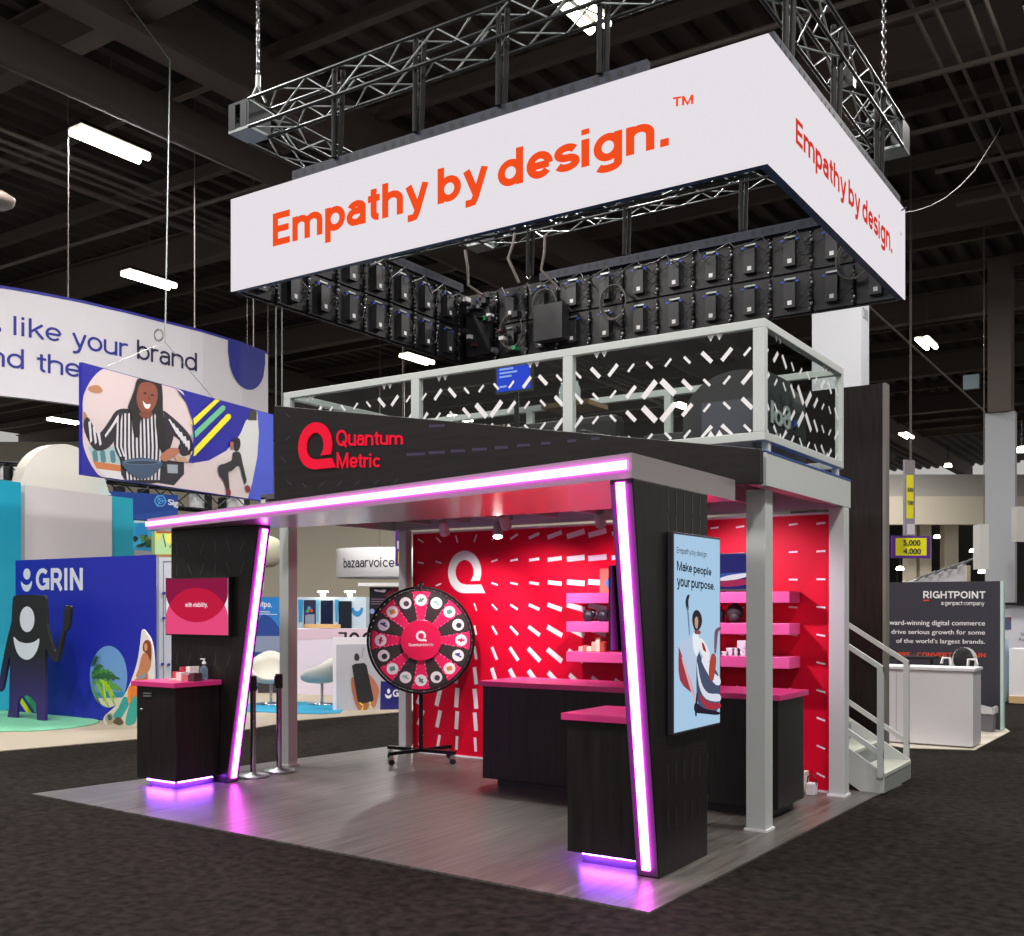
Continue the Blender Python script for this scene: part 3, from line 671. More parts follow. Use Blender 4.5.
# ------------------------------------------------------------------ counters
TOPZ = .97
def counter(name, lab, x0, x1, y0, y1, kick, over, parts=None):
    t = thing(name, lab, 'counter', ((x0+x1)/2, (y0+y1)/2, .012))
    B(x0, x1, y0, y1, .085, TOPZ-.045).obj('cabinet_body', m_black, t, bevel=.004)
    ox0, ox1, oy0, oy1 = over
    B(x0-ox0, x1+ox1, y0-oy0, y1+oy1, TOPZ-.045, TOPZ).obj('countertop', m_pinktop, t, 'glossy pink top', bevel=.004)
    kx0, kx1, ky0, ky1 = kick
    B(kx0, kx1, ky0, ky1, .012, .085).obj('plinth', m_dark if x1-x0 > 1 else M('4a4456', .5), t)  # small counters' plinths tinted lighter violet: the tape's glow put into the colour
    return t
cl = counter('reception_counter', 'small black counter with pink top at the left end, carrying leaflets', -5.70, -5.16, 1.02, 1.52, (-5.58, -5.22, 1.07, 1.5), (.035, .03, .04, 0))
f = Face((-5.70, 1.02, 0), (1, 0, 0)); mb = MB(); zc = conv(130, 660, 6.69)
for y in (222, 240): f.pxpoly(mb, [zc(96, y-5), zc(148, y-3), zc(148, y+5), zc(96, y+4)], m_silver, .002, ex=.012)
mb.obj('vent_grille', None, cl); mb = MB(); q = f.px(*zc(84, 330)); mb.lathe(f.p(q[0], q[1], 0), [(0.012, 0), (.012, .02), (0, .02)], n=12, axis=f.n); mb.obj('door_lock', m_silver, cl)
cr = counter('demo_counter', 'small black counter with pink top leaning against the right glowing tower', -.93, -.412, .68, 1.22, (-.85, -.46, .74, 1.17), (.03, 0, .03, .03))
cb = counter('bar_counter', 'long black counter with pink top running in front of the red wall', -3.04, -.27, 2.74, 3.36, (-2.93, -.34, 2.82, 3.3), (.03, .03, .03, .03))
mb = MB(); mb.box(-.40, -.392, 2.736, 2.74, .09, .92); mb.obj('panel_seam', m_dark, cb)
# violet light under small counters
for x0, x1, y0, y1, t in ((-5.58, -5.22, 1.04, 1.06, cl), (-5.205, -5.19, 1.08, 1.46, cl), (-.84, -.47, .715, .73, cr), (-.875, -.86, .76, 1.15, cr)):
    B(x0, x1, y0, y1, .072, .084).obj('violet_light_tape', m_violet, t)
# leaflets and sanitizer on the left counter
zb = conv(160, 570, 7.2)
def ctop(px, y): return AX(px, 680, 1, y).x
for i, (px, yy, h, c, an) in enumerate(((176, 1.27, .012, 'e8e2dc', 10), (179, 1.40, .055, 'd24a5a', -8), (182.5, 1.27, .06, 'efe6e0', 6), (186, 1.40, .095, 'c23a52', -5), (189, 1.27, .045, 'c87078', 9), (192.5, 1.40, .1, 'f0ece6', -7), (195.5, 1.27, .06, '4a3038', 5), (199, 1.40, .02, 'f0ece6', 3))):
    x = ctop(px, yy); a = math.radians(an); u = V((math.cos(a), math.sin(a), 0)); v = V((-u.y, u.x, 0)); c0 = V((x, yy, TOPZ+.001))
    mb = MB().obox(c0-u*.032-v*.05, u*.064, v*.1, V((0, 0, h*1.2)))
    mb.box(x-.02, x+.02, yy-.03, yy-.0295, TOPZ+.003, TOPZ+h*.6); mb.mats = []
    tag(mb.obj('leaflet_stack', M(c, .5), bevel=.004), 'small stack of printed cards in the pile on the left counter', 'cards', 'cards on the left counter')
x = ctop(204, 1.38); t = thing('sanitizer_bottle', 'clear pump bottle of sanitizer on the left counter beside the cards', 'bottle', (x, 1.38, TOPZ))
MB().lathe((x, 1.38, TOPZ+.001), [(0, 0), (.035, 0), (.037, .02), (.037, .1), (.03, .125), (.013, .135), (.013, .15)], n=20).obj('bottle_body', bottle_mat('blue_clear_plastic', '9ab4cc'), t)
MB().lathe((x, 1.38, TOPZ+.15), [(.018, 0), (.018, .02), (.006, .022), (.006, .045), (0, .045)], n=12).box(x-.045, x+.01, 1.373, 1.387, TOPZ+.19, TOPZ+.2).obj('pump', m_white, t)

# ------------------------------------------------------------------ screens on the towers
t = thing('tower_monitor', 'wide screen with crimson circles and white words on the left tower', 'screen', (-5.45, 1.49, 1.65))
a0 = AX(165.5, 578, 1, 1.47); a1 = AX(229, 636.5, 1, 1.47)
B(a0.x, a1.x, 1.47, 1.528, a1.z, a0.z).obj('bezel', m_dark, t, bevel=.004)
f = Face((a0.x, 1.47, a1.z), (1, 0, 0)); W_ = a1.x-a0.x; H_ = a0.z-a1.z; g = .012; mb = MB()
f.poly(mb, R4(g, g, W_-g, H_-g), E('efe8ee', .95), .001)
def clipc(cx, cy, r, ylo=g, yhi=None, n=48):
    yhi = yhi or H_-g
    return [(min(max(cx+r*math.cos(2*math.pi*i/n), g), W_-g), min(max(cy+r*math.sin(2*math.pi*i/n), ylo), yhi)) for i in range(n)]
gx0, gx1, rx_, ry_ = g, W_-g, .495*W_, .56*H_
def cpt(a, cv): return (min(max(W_/2+rx_*math.cos(math.radians(a)), gx0), gx1), min(max(cv*H_+ry_*math.sin(math.radians(a)), g), H_-g))
f.poly(mb, [cpt(a, .26) for a in range(0, 181, 6)]+[(gx0, g), (gx1, g)], E('e8487c', .95), .002)
f.poly(mb, [cpt(a, .79) for a in range(180, 361, 6)]+[(gx1, H_-g), (gx0, H_-g)], E('8c0c40', .9), .003)
f.poly(mb, [cpt(a, .26) for a in range(29, 152, 6)]+[cpt(a, .79) for a in range(209, 332, 6)], E('c0103c', .95), .004)
f.text(mb, 'with visibility.', .33*W_, .47*H_, .68*W_, .57*H_, E('ffeef4', 1), .006, bold=.02); mb.obj('screen_image', None, t)
# inner side screen on right tower, seen edge-on
t = thing('tower_side_monitor', 'thin black screen seen edge on, mounted left of the right glowing tower', 'screen', (-.44, .7, 1.6))
B(-.445, -.428, .33, 1.0, 1.39, 1.89).obj('bezel', m_dark, t, bevel=.004); B(-.428, -.411, .75, .95, 1.5, 1.8).obj('wall_mount', m_blackmetal, t)
B(-.447, -.445, .35, .97, 1.42, 1.86).obj('screen_image', E('8c0c40', .6), t)
# tall portrait screen
t = thing('portrait_screen', 'tall pale blue screen showing a figure and words on the right tower', 'screen', (-.23, 1.05, 1.5))
a0 = AX(673, 531, 0, -.22); ay1 = AX(720.5, 541, 0, -.22)
zt, zb_ = 2.105, .865; ya, yb = a0.y, ay1.y
B(-.258, -.22, ya, yb, zb_, zt).obj('bezel', M('3c3840', .4), t, bevel=.004)
f = Face((-.22, ya, 0), (0, 1, 0)); zs = conv(665, 520, 4.25)
mb = MB(); mg = .014
scr = mat('pale_blue_screen', 'a9cbe6', .4, em=.95)
f.poly(mb, R4(mg, zb_+mg, yb-ya-mg, zt-mg), scr, .001); mb.obj('screen', None, t)
mb = MB(); kx = [0.002]
def S4(pts, c, s=.95, sm=True):
    kx[0] += .0006; f.pxpoly(mb, smooth(pts, 3) if sm else pts, E(c, s), kx[0], zs)
S4([(85, 350), (92, 322), (103, 318), (98, 345), (99, 380), (92, 385)], '2a3038'); S4([(92, 380), (97, 380), (104, 480), (100, 482)], '6a7c98')
S4([(55, 530), (100, 500), (135, 520), (150, 560), (132, 600), (128, 760), (118, 740), (80, 600), (60, 560)], 'b8c8e0')
S4([(55, 560), (62, 555), (120, 730), (112, 735), (60, 680)], 'a03848'); S4([(70, 600), (78, 600), (126, 760), (118, 760)], 'd8b0b8')
S4([(135, 560), (160, 600), (200, 620), (228, 680), (225, 800), (180, 820), (140, 790), (130, 700)], '48506c')
S4([(132, 600), (140, 700), (170, 760), (228, 770), (228, 740), (180, 735), (150, 690)], 'd8dcec')
S4([(140, 740), (170, 800), (228, 800), (228, 778), (180, 775)], 'a83040'); S4([(125, 775), (160, 800), (225, 815), (220, 828), (170, 824), (122, 815)], '20182c')
S4([(128, 740), (133, 740), (130, 830), (122, 820)], '202038'); S4([(150, 600), (200, 690), (228, 700), (228, 670), (205, 650), (170, 585)], 'e4e8f4')
S4([(205, 480), (215, 460), (232, 455), (232, 468), (220, 480), (212, 560), (204, 560)], '7a5468'); S4([(180, 640), (190, 575), (205, 570), (212, 600), (200, 680), (185, 675)], 'b04430')
S4([(140, 500), (160, 515), (182, 560), (180, 600), (150, 570), (132, 520)], 'f0e8ec'); S4([(150, 520), (160, 530), (168, 560), (155, 550)], '9c2c30')
S4([(112, 480), (135, 490), (140, 540), (128, 580), (112, 540)], 'e8f0f8')
S4([(108, 430), (112, 395), (128, 382), (145, 400), (150, 435), (138, 465), (120, 470)], '2c2c30'); S4([(118, 425), (126, 410), (133, 425), (130, 460), (121, 455)], 'c49a88')
S4([(118, 470), (140, 470), (142, 484), (120, 484)], '8a4a4c')
text_px4(f, mb, 'Empathy by design.', zs(46, 115), zs(176, 136), zs(176, 165), zs(46, 148), E('28303c', .9), k=.006, bold=.006)
text_px4(f, mb, 'Make people', zs(47, 172), zs(194, 205), zs(194, 247), zs(47, 226), E('10141c', .9), k=.006, bold=.03)
text_px4(f, mb, 'your purpose.', zs(47, 245), zs(208, 272), zs(208, 308), zs(47, 296), E('10141c', .9), k=.006, bold=.03)
mb.obj('screen_image', None, t)

# ------------------------------------------------------------------ prize wheel
wc0 = AX(421, 640, 1, 3.62); wb = V((wc0.x, wc0.y, 0))
nw = (CAM-wb); nw.z = 0; nw.normalize(); tw = V((-nw.y, nw.x, 0)); tw = tw if tw.dot(RT) > 0 else -tw
dep = (wb-CAM).dot(FW); wz = 1.65-(640-HY)/FPX*dep; R_ = 52.5*dep/FPX
pw = thing('prize_wheel', 'round pink and black prize wheel with white stickers on a rolling black stand', 'prize wheel', wb)
disc_o = wb+nw*.06+V((0, 0, wz))
f = Face(disc_o, tw)
def wpt(r, a): return (r*math.cos(a), r*math.sin(a))
mb = MB(); mb.prism([f.p(*wpt(R_*.97, 2*math.pi*i/64), -.02) for i in range(64)], f.n*.02); mb.obj('backing_disc', M('1d1a1c', .4), pw)
mb = MB(); mb.tube([f.p(*wpt(R_, 2*math.pi*i/64), 0) for i in range(64)], .014, n=8, closed=True); mb.obj('rim', m_blackmetal, pw)
stick = ['e8e8e8', 'f4f4f4', 'eef2ee', '2c3434', 'c82850', '3a4c90', 'd8a030', '2c2c2c', '6a2030', 'bfe0cc', 'e8e8e8', '2c3434', 'c82850', '3a4c90', 'd8a030', '2c2c2c']
icons = {0: '4a9068', 1: '444444', 2: 'd09040', 3: '3a4c90', 4: 'c82850', 5: '2c3434', 6: '5a9a80', 7: '90c8b0'}
for i in range(16):
    a0 = 2*math.pi*(i+.5)/16+math.pi/2-2*math.pi/16; a1 = a0+2*math.pi/16; am = (a0+a1)/2
    pink = (i % 2 == 0); ri, ro = R_*.36, R_*.93
    P = [wpt(ro, a0+(a1-a0)*q/6) for q in range(7)]
    for q in range(9):                   # jagged edge back to centre
        rr = ro+(ri-ro)*(q+1)/9; P.append(wpt(rr, a1-(.03 if q % 2 == 0 else 0)*(1 if pink else 0)))
    for q in range(9):
        rr = ri+(ro-ri)*q/9; P.append(wpt(rr, a0+(.03 if q % 2 else 0)*(1 if pink else 0)))
    mb = MB(); f.poly(mb, P, M('e8185c' if pink else '38302f', .35), .001, ex=.004); seg = mb.obj('prize_segment', None, pw)
    mb = MB(); c = wpt(R_*.76, am); f.poly(mb, ell(c[0], c[1], .062, .062, 20), M('eeeeee', .4), .006)
    ic = M(icons[i % 8], .4); s = .03; q = i % 4
    if q == 0: f.poly(mb, bar2(c, .5+i, .07, .022), ic, .008); f.poly(mb, bar2(c, 2+i, .05, .016), ic, .008)
    elif q == 1: f.poly(mb, ell(c[0]+.008, c[1]-.006, .03, .03, 14), ic, .008)
    elif q == 2: f.poly(mb, bar2(c, .3, .055, .045), ic, .008)
    else: f.poly(mb, bar2(c, -.5, .075, .018), ic, .008); f.poly(mb, bar2((c[0], c[1]+.015), .2, .04, .02), ic, .008)
    mb.obj('prize_sticker', None, seg)
    mb = MB()
    if pink:
        for aa in (a0+.035, a1-.035):
            for q in range(7): f.poly(mb, ell(*wpt(ro*(.42+.083*q), aa), .007, .007, 8), M('ff9ab8', .4), .0065)
        mb.obj('segment_dots', None, seg)
for i in range(48):
    a = 2*math.pi*i/48; c = wpt(R_*.965, a); p = f.p(c[0], c[1], 0)
    MB().tube([p, p+f.n*.03], .008, n=6).obj('peg', m_chrome, pw)
mb = MB(); mb.prism([f.p(*wpt(R_*.385, 2*math.pi*i/40), .008) for i in range(40)], f.n*.03); hb = mb.obj('hub_disc', M('e2124f', .3), pw, bevel=.004)
mb = MB(); f.poly(mb, qlogo(0, .045, .055), m_white, .04); f.text(mb, 'QuantumMetric', -.13, -.065, .13, -.03, m_white, .04, bold=.03); mb.obj('hub_logo', None, hb)
# pointer, pole, legs, casters
MB().box(-.012, .012, -.03, .03, 0, .07); mb = MB(); top = f.p(0, R_+.005, .0)
mb.tube([top, top+V((0, 0, .06))], .018, n=8); mb.tube([top+V((0, 0, .05)), top+f.n*.05+V((0, 0, .03)), top+f.n*.05-V((0, 0, .05))], .008, n=6); mb.obj('pointer', m_blackmetal, pw)
mb = MB(); pb = wb-nw*.0
mb.obox(pb-tw*.022-nw*.03+V((0, 0, .14)), tw*.044, nw*.04, V((0, 0, wz-.1))); mb.obj('pole', m_blackmetal, pw)
MB().tube([pb+V((0, 0, wz)), disc_o], .03).obj('axle', m_blackmetal, pw)
e1 = (tw*.35+nw*.26); e2 = (tw*.32-nw*.26)
for e in (e1, e2):
    sd = V((-e.y, e.x, 0)).normalized()*.02; MB().obox(pb-e-sd+V((0, 0, .115)), e*2, sd*2, V((0, 0, .035))).obj('stand_leg', m_blackmetal, pw)
for e in (e1, -e1, e2, -e2):
    p = pb+e*.94; c = MB().tube([p+V((0, 0, .06)), p+V((0, 0, .115))], .012, n=8).box(p.x-.02, p.x+.02, p.y-.02, p.y+.02, .07, .1).obj('caster', m_chrome, pw)
    MB().tube([V((p.x, p.y, .043))-e.normalized().cross(UP)*.012, V((p.x, p.y, .043))+e.normalized().cross(UP)*.012], .031, n=14).obj('caster_wheel', m_dark, c)

# ------------------------------------------------------------------ stanchions
def stanchion(p, lab, h=.98):
    t = thing('stanchion', lab, 'stanchion', p, 'queue posts'); x, y = p[0], p[1]
    MB().lathe((x, y, .012), [(0, 0), (.155, 0), (.16, .01), (.15, .022), (.05, .035), (.028, .05)], n=28).obj('base', m_silver, t)
    MB().tube([(x, y, .04), (x, y, h-.13)], .028, n=16).obj('pole', M('b8b4bc', .15, metal=1), t)
    MB().tube([(x, y, h-.14), (x, y, h)], .036, n=16).box(x-.02, x+.02, y-.045, y-.03, h-.11, h-.02).obj('belt_head', M('1c1a1e', .4), t)
g1 = G(253, 778); g2 = G(279, 773)
stanchion((g1.x, g1.y, .012), 'chrome queue post with a round base, close beside the left glowing tower'); stanchion((g2.x, g2.y, .012), 'chrome queue post with a round base, in front of the left steel post')

# ------------------------------------------------------------------ spot lights under the deck
def aim(o, tgt): o.rotation_euler = (V(tgt)-o.location).to_track_quat('-Z', 'Y').to_euler()
def spot(x, y, z, tgt, W, lab, lens_em=6, col=(1, .93, .92), ang=85):
    t = thing('track_spotlight', lab, 'spotlight', (x, y, z), 'spotlights under the deck')
    d = (V(tgt)-V((x, y, z))).normalized(); p = V((x, y, z))
    MB().tube([p-d*.09, p-d*.07, p+d*.05, p+d*.06], [.03, .045, .05, .05], n=16, cap=True).obj('lamp_body', M('c0b4b6', .35), t)
    MB().lathe(p+d*.061, [(0, 0), (.042, 0), (.042, .004), (0, .006)], n=16, axis=d).obj('lens', mat('spot_lens', 'fffaf4', .4, em=lens_em), t)
    MB().tube([p-d*.03, p-d*.03+V((0, 0, .08)), (x, y, 2.55)], .008, n=6).obj('bracket', m_silver, t)
    ld = bpy.data.lights.new('spot_lamp', 'SPOT'); ld.energy = W; ld.spot_size = math.radians(ang); ld.spot_blend = .6; ld.color = col; ld.shadow_soft_size = .05
    lo = bpy.data.objects.new('spot_lamp', ld); COL.objects.link(lo); lo.location = p+d*.08; aim(lo, tgt); lo.parent = t; lo.location = d*.08
q = AX(498, 533, 1, 3.3); spot(q.x, 3.3, 2.38, (q.x+.35, 2.6, 0), 135, 'bright lit spotlight below the deck, right of the white wall logo', 40)
q = AX(444, 529, 1, 3.0); spot(q.x, 3.0, 2.40, (-4.2, 4.2, 1.0), 90, 'small dim spotlight below the deck, above the white wall logo', 2)
q = AX(600, 516, 1, 2.9); spot(q.x, 2.9, 2.40, (-2.4, 4.2, 1.2), 125, 'spotlight below the deck beside the top of the right glowing tower', 2, (1, .66, .9))
spot(-1.4, 2.75, 2.42, (-.9, 4.2, 1.35), 125, 'spotlight below the deck above the bar counter', 2, (1, .72, .92))
spot(-2.9, 2.9, 2.42, (-3.3, 4.2, 1.2), 95, 'spotlight below the deck left of the shelves', 2)

# ------------------------------------------------------------------ stairs, tall black wall
t = thing('staircase', 'pale grey steel stairs with handrails, coming down behind the right post', 'stairs', (-.3, 4.85, .012))
sl = V((.108-(-1.9), 0, -1.9)).normalized()
def slope_z(x, zx, base): return base+(zx-x)*.64
for y in (4.36, 5.33):
    MB().prism([(.11, y, .012), (-.09, y, .012), (-3.2, y, 2.0), (-3.2, y, 2.3), (.11, y, .19)], (0, .03, 0)).obj('stringer', m_frame, t)
for i in range(9):
    xr = .1-.28*(i+1); z = .17*(i+1)+.012
    B(xr, xr+.3, 4.39, 5.33, z-.03, z).obj('tread', M('b9bdb2', .6), t); B(xr+.28, xr+.295, 4.39, 5.33, z-.17, z-.03).obj('riser', M('8d9190', .6), t)
def rail(y, xe, ze, za, x1=-1.6):
    d = .64
    mb = MB()
    def sb(z_off, th): mb.prism([(xe, y, ze+z_off-th), (xe, y, ze+z_off), (x1, y, ze+z_off+(xe-x1)*d), (x1, y, ze+z_off+(xe-x1)*d-th)], (0, .035, 0))
    sb(0, .05); sb(-.76, .05); mb.obj('handrail', m_frame, t)
    MB().box(xe-.05, xe, y-.003, y+.038, .15, ze).obj('handrail_post', m_frame, t)
rail(4.34, .11, 1.125, 0); rail(5.37, .09, 1.125, 0)
a0 = AX(849, 387, 1, 5.6); a1 = AX(886, 387, 1, 5.6)
t = thing('tall_black_wall', 'tall plain black wall panel rising behind the stairs', 'wall', (-1, 5.6, 0))
B(a0.x-.6, a1.x-.03, 5.6, 5.72, 0, 3.86).obj('wall_panel', m_black, t); B(a1.x-.03, a1.x, 5.59, 5.73, 0, 3.86).obj('edge_trim', M('77726e', .5), t)
# papers and bag on the floor at right of the bar counter
p = G(812, 795); t = thing('cardboard_box', 'open orange and white carton on the floor by the red wall', 'box', (-.6, 3.95, .012))
B(-.66, -.46, 3.84, 4.08, .013, .2).obj('carton', M('e0dcd6', .6), t); B(-.66, -.46, 3.83, 3.84, .17, .24).obj('lid_flap', M('d8904a', .6), t); B(-.62, -.55, 3.836, 3.84, .06, .13).obj('printed_label', M('6a6a70', .5), t)
t = thing('tote_bag', 'small white bag with black handles beside the carton on the floor', 'bag', (-.4, 3.93, .012))
B(-.43, -.35, 3.88, 3.98, .013, .12).obj('bag_body', M('d8d4d6', .6), t, bevel=.01)
MB().tube([(-.43, 3.93, .1), (-.42, 3.93, .17), (-.38, 3.93, .19), (-.35, 3.93, .15), (-.35, 3.93, .1)], .006, n=6).obj('bag_handle', m_dark, t)

# ------------------------------------------------------------------ hanging LED sign
SX0, SX1, SY0, SY1, SZ0, SZ1 = -6.52, -.39, 2.86, 7.29, 5.122, 6.14
sg = thing('hanging_led_sign', 'huge white four sided screen sign with orange words, hung from the truss', 'sign', (-3.4, 5.0, SZ0))
B(SX0, SX1, SY0, SY0+.01, SZ0, SZ1).obj('front_screen', m_signled, sg); B(SX1-.01, SX1, SY0+.011, SY1, SZ0, SZ1).obj('side_screen', m_signled, sg)
B(SX0+.01, SX1-.02, SY0+.012, SY0+.09, SZ0+.005, SZ1-.005).obj('front_cabinet', M('14386c', .5), sg)  # cabinet blue is the screen's light spill put into the colour
B(SX1-.09, SX1-.012, SY0+.09, SY1-.01, SZ0+.005, SZ1-.005).obj('side_cabinet', M('14386c', .5), sg)  # same blue spill from the screen, painted into the cabinet
B(SX0, SX0+.03, SY0+.09, SY1, SZ0, SZ1).obj('left_screen', m_dark, sg); B(SX0+.03, SX1-.09, SY1-.03, SY1, SZ0, SZ1).obj('rear_screen', m_dark, sg)
f = Face((SX0, SY0, SZ0), (1, 0, 0)); mb = MB()
def bb(TLx, x1): pass
text_px4(f, mb, 'Empathy by design.', (273, 214), (669, 106.5), (669, 157), (273, 256.5), m_orange, bold=.04, space=.93)
mb.obj('lettering', None, sg); mb = MB()
text_px4(f, mb, 'TM', (673, 97.5), (693.5, 94.5), (693.5, 105), (673, 108), m_orange, bold=.04); mb.obj('trademark_lettering', None, sg)
f = Face((SX1, SY0, SZ0), (0, 1, 0)); mb = MB()
text_px4(f, mb, 'Empathy by design.', (795.5, 117.5), (892, 230), (892, 261), (795.5, 150), m_redl, bold=.034, space=.93)
f.text(mb, 'TM', 4.17, .66, 4.25, .70, m_redl); mb.obj('lettering', None, sg)
# module backs: template then copies
m_box = mat('module_box', '2b2b2e', .45); m_lab = M('e6e6e6', .5); m_bh = M('3050d0', .4)
def module(o, u, nrm):
    o, u, nrm = V(o), V(u), V(nrm)
    e = thing('x', 'x', 'x', o)
    for kk in ('label', 'category'): del e[kk]
    e.name = 'led_module'; e.parent = sg; e.location = o-sg.location
    MB().obox(o+u*.02+V((0, 0, .015)), u*.46, nrm*.03, V((0, 0, .47))).obj('module_frame', M('19191c', .5), e)
    mb = MB(); mb.obox(o+u*.17+V((0, 0, .08))+nrm*.03, u*.14, nrm*.07, V((0, 0, .3))); mb.obj('driver_box', m_box, e)
    mb = MB(); mb.obox(o+u*.22+V((0, 0, .11))+nrm*.1, u*.05, nrm*.003, V((0, 0, .05))); mb.obj('white_label', m_lab, e)
    mb = MB()
    mb.obox(o+u*.13+V((0, 0, .385))+nrm*.06, u*.035, nrm*.02, V((0, 0, .02)), m_bh); mb.obox(o+u*.31+V((0, 0, .385))+nrm*.06, u*.035, nrm*.02, V((0, 0, .02)), m_bh)
    mb.obox(o+u*.17+V((0, 0, .42))+nrm*.05, u*.14, nrm*.02, V((0, 0, .02)), m_silver)
    for j in range(9):
        mb.ball(o+u*(.47+.03*random.random())+V((0, 0, .05+.05*j))+nrm*.06, 0.014+.018*random.random(), random.choice([m_silver, m_dark, m_chrome, m_dark]), n=6)
    mb.obj('connector_hardware', None, e)
    mb = MB()
    for j in range(3):
        a = o+u*(.3+.05*j)+V((0, 0, .1+.12*j))+nrm*.06; b = o+u*.5+V((0, 0, random.uniform(.05, .45)))+nrm*.05
        mb.tube([a, (a+b)/2+nrm*.06-V((0, 0, .06)), b], .006, n=5)
    mb.obj('cable', M('26262a', .5), e)
    return e
random.seed(3)
mA = module((SX0+.09, SY1-.03, SZ0+.005), (1, 0, 0), (0, -1, 0)); mL = module((SX0+.03, SY0+.12, SZ0+.005), (0, 1, 0), (1, 0, 0))
for i in range(12):
    for j in range(2):
        if i or j: c = copy_tree(mA, (0, 0, 0)); c.parent = sg; c.location = mA.location+V((.5*i, 0, .5*j))
for i in range(8):
    for j in range(2):
        if i or j: c = copy_tree(mL, (0, 0, 0)); c.parent = sg; c.location = mL.location+V((0, .5*i, .5*j))
# gear in the far inner corner
for i in range(26):
    c = random.choice(['2a8a50', 'c8c8c8', '24242a', '24242a', '1a1a1e', '3a2020', '5a5a60', 'a09a90', '24242a'])
    x = SX0+.12+random.random()*.9; z = SZ0+.05+random.random()*.85
    B(x, x+.04+.05*random.random(), SY1-.3, SY1-.2+.02*random.random(), z, z+.03+.06*random.random()).obj('power_plug', M(c, .4), sg)
B(SX0+.15, SX0+.55, SY1-.22, SY1-.12, SZ0+.1, SZ0+.75).obj('processor_case', m_dark, sg); B(SX0+1.35, SX0+1.8, SY1-.32, SY1-.14, SZ0+.12, SZ0+.6).obj('processor_case', m_box, sg)
for q, (x, z) in enumerate(((SX0+1.45, SZ0+.62), (SX0+5.6, SZ0+.5), (SX0+2.5, SZ0+.5), (SX0+.9, SZ0+.35))):
    mb = MB()
    for j in range(4): mb.tube([(x+.17*math.cos(a/16*6.283+j)*(1+.05*j), SY1-.16-.015*j, z+(.2+.01*j)*math.sin(a/16*6.283+j)) for a in range(16)], .008, n=5, closed=True)
    mb.obj('cable_coil', M('5a5854', .5), sg)
mb = MB()
for i in range(14):
    x = SX0+.3+i*.42; mb.tube([(x, SY1-.15, SZ1-.02), (x+.1, SY1-.2, SZ1-.12-.05*(i % 3)), (x+.3, SY1-.2, SZ1-.1), (x+.42, SY1-.15, SZ1-.03)], .009, n=5)
for i in range(9):
    y = SY0+.3+i*.42; mb.tube([(SX0+.15, y, SZ1-.02), (SX0+.2, y+.1, SZ1-.2-.05*(i % 2)), (SX0+.2, y+.3, SZ1-.1), (SX0+.15, y+.42, SZ1-.03)], .009, n=5)
mb.obj('cable', M('3a3a3c', .5), sg)
# header beams with holes on top
def header(o, u, L, nrm, name='hanging_header'):
    o, u, nrm = V(o), V(u), V(nrm)
    h = MB().obox(o, u*L, -nrm*.06, V((0, 0, .11))).obj(name, M('1e2536', .6), sg)
    mb = MB(); ff = Face(o, u); m = int(L/.12)
    for i in range(m):
        if i % 5 != 4: ff.poly(mb, ell(.06+.12*i, .06, .03, .03, 12), M('06070a', .6), .002)
    mb.obj('hole_row', None, h)
header((-5.6, SY0+.02, SZ1), (1, 0, 0), 4.15, (0, -1, 0)); header((SX1-.02, 3.05, SZ1), (0, 1, 0), 4.1, (1, 0, 0))
header((-5.2, SY1-.12, SZ1-.02), (1, 0, 0), 4.3, (0, -1, 0)); header((SX0+.15, 3.1, SZ1-.02), (0, 1, 0), 3.9, (1, 0, 0))
# slings from the truss
TZ = 6.85; TS = .30
for x, y, nm in [(AX(p, 150, 1, SY0+.03).x, SY0+.03, 0) for p in (336, 417, 500, 601)]+[(SX1-.09, yy, 0) for yy in (3.55, 4.9, 6.45)]+[(x_, SY1-.08, 0) for x_ in (-5.4, -3.9, -2.3, -1.2)]+[(SX0+.12, 4.6, 0)]:
    MB().tube([(x, y-.03, SZ1+.1), (x, y-.02, TZ+.3)], .028, n=6).tube([(x+.03, y+.03, SZ1+.1), (x+.05, y+.05, TZ+.3)], .028, n=6).obj('sling', M('0e0e10', .8), sg)
    MB().tube([(x+.03*math.cos(a/10*6.283), y, SZ1+.085+.03*math.sin(a/10*6.283)) for a in range(10)], .01, n=6, closed=True).obj('shackle', m_chrome, sg)
# ------------------------------------------------------------------ trusses
def truss_run(parent, p0, p1, s=TS, mt=m_trussd, lace=m_silver, r=.019, step=.42, upv=UP):
    p0, p1 = V(p0), V(p1); d = (p1-p0); L = d.length; d.normalize(); sd = d.cross(upv).normalized()*(s/2); uu = upv*(s/2)
    C4 = [sd+uu, sd-uu, -sd-uu, -sd+uu]
    for c in C4: MB().tube([p0+c, p1+c], r, n=8).obj('chord', mt, parent)
    mb = MB(); n = max(2, int(L/step)); st = L/n
    for fidx in range(4):
        a, b = C4[fidx], C4[(fidx+1) % 4]
        for i in range(n):
            q0, q1 = (a, b) if i % 2 == 0 else (b, a)
            mb.tube([p0+d*(st*i)+q0, p0+d*(st*(i+1))+q1], r*.5, n=5)
    mb.obj('lacing', lace, parent)
tr = thing('overhead_truss', 'big rectangular metal lighting truss hanging over the white sign', 'truss', (-3.4, 5, TZ))
zt_ = TZ+TS/2-.01; yf = SY0+.1; xr_ = SX1-.16; xl = -6.33; yr_ = SY1+.05
truss_run(tr, (xl+.15, yf, zt_), (xr_-.12, yf, zt_)); truss_run(tr, (xr_, yf+.12, zt_), (xr_, yr_-.12, zt_))
truss_run(tr, (xl, yf+.12, zt_), (xl, yr_-.12, zt_)); truss_run(tr, (xl+.15, yr_, zt_), (xr_-.12, yr_, zt_))
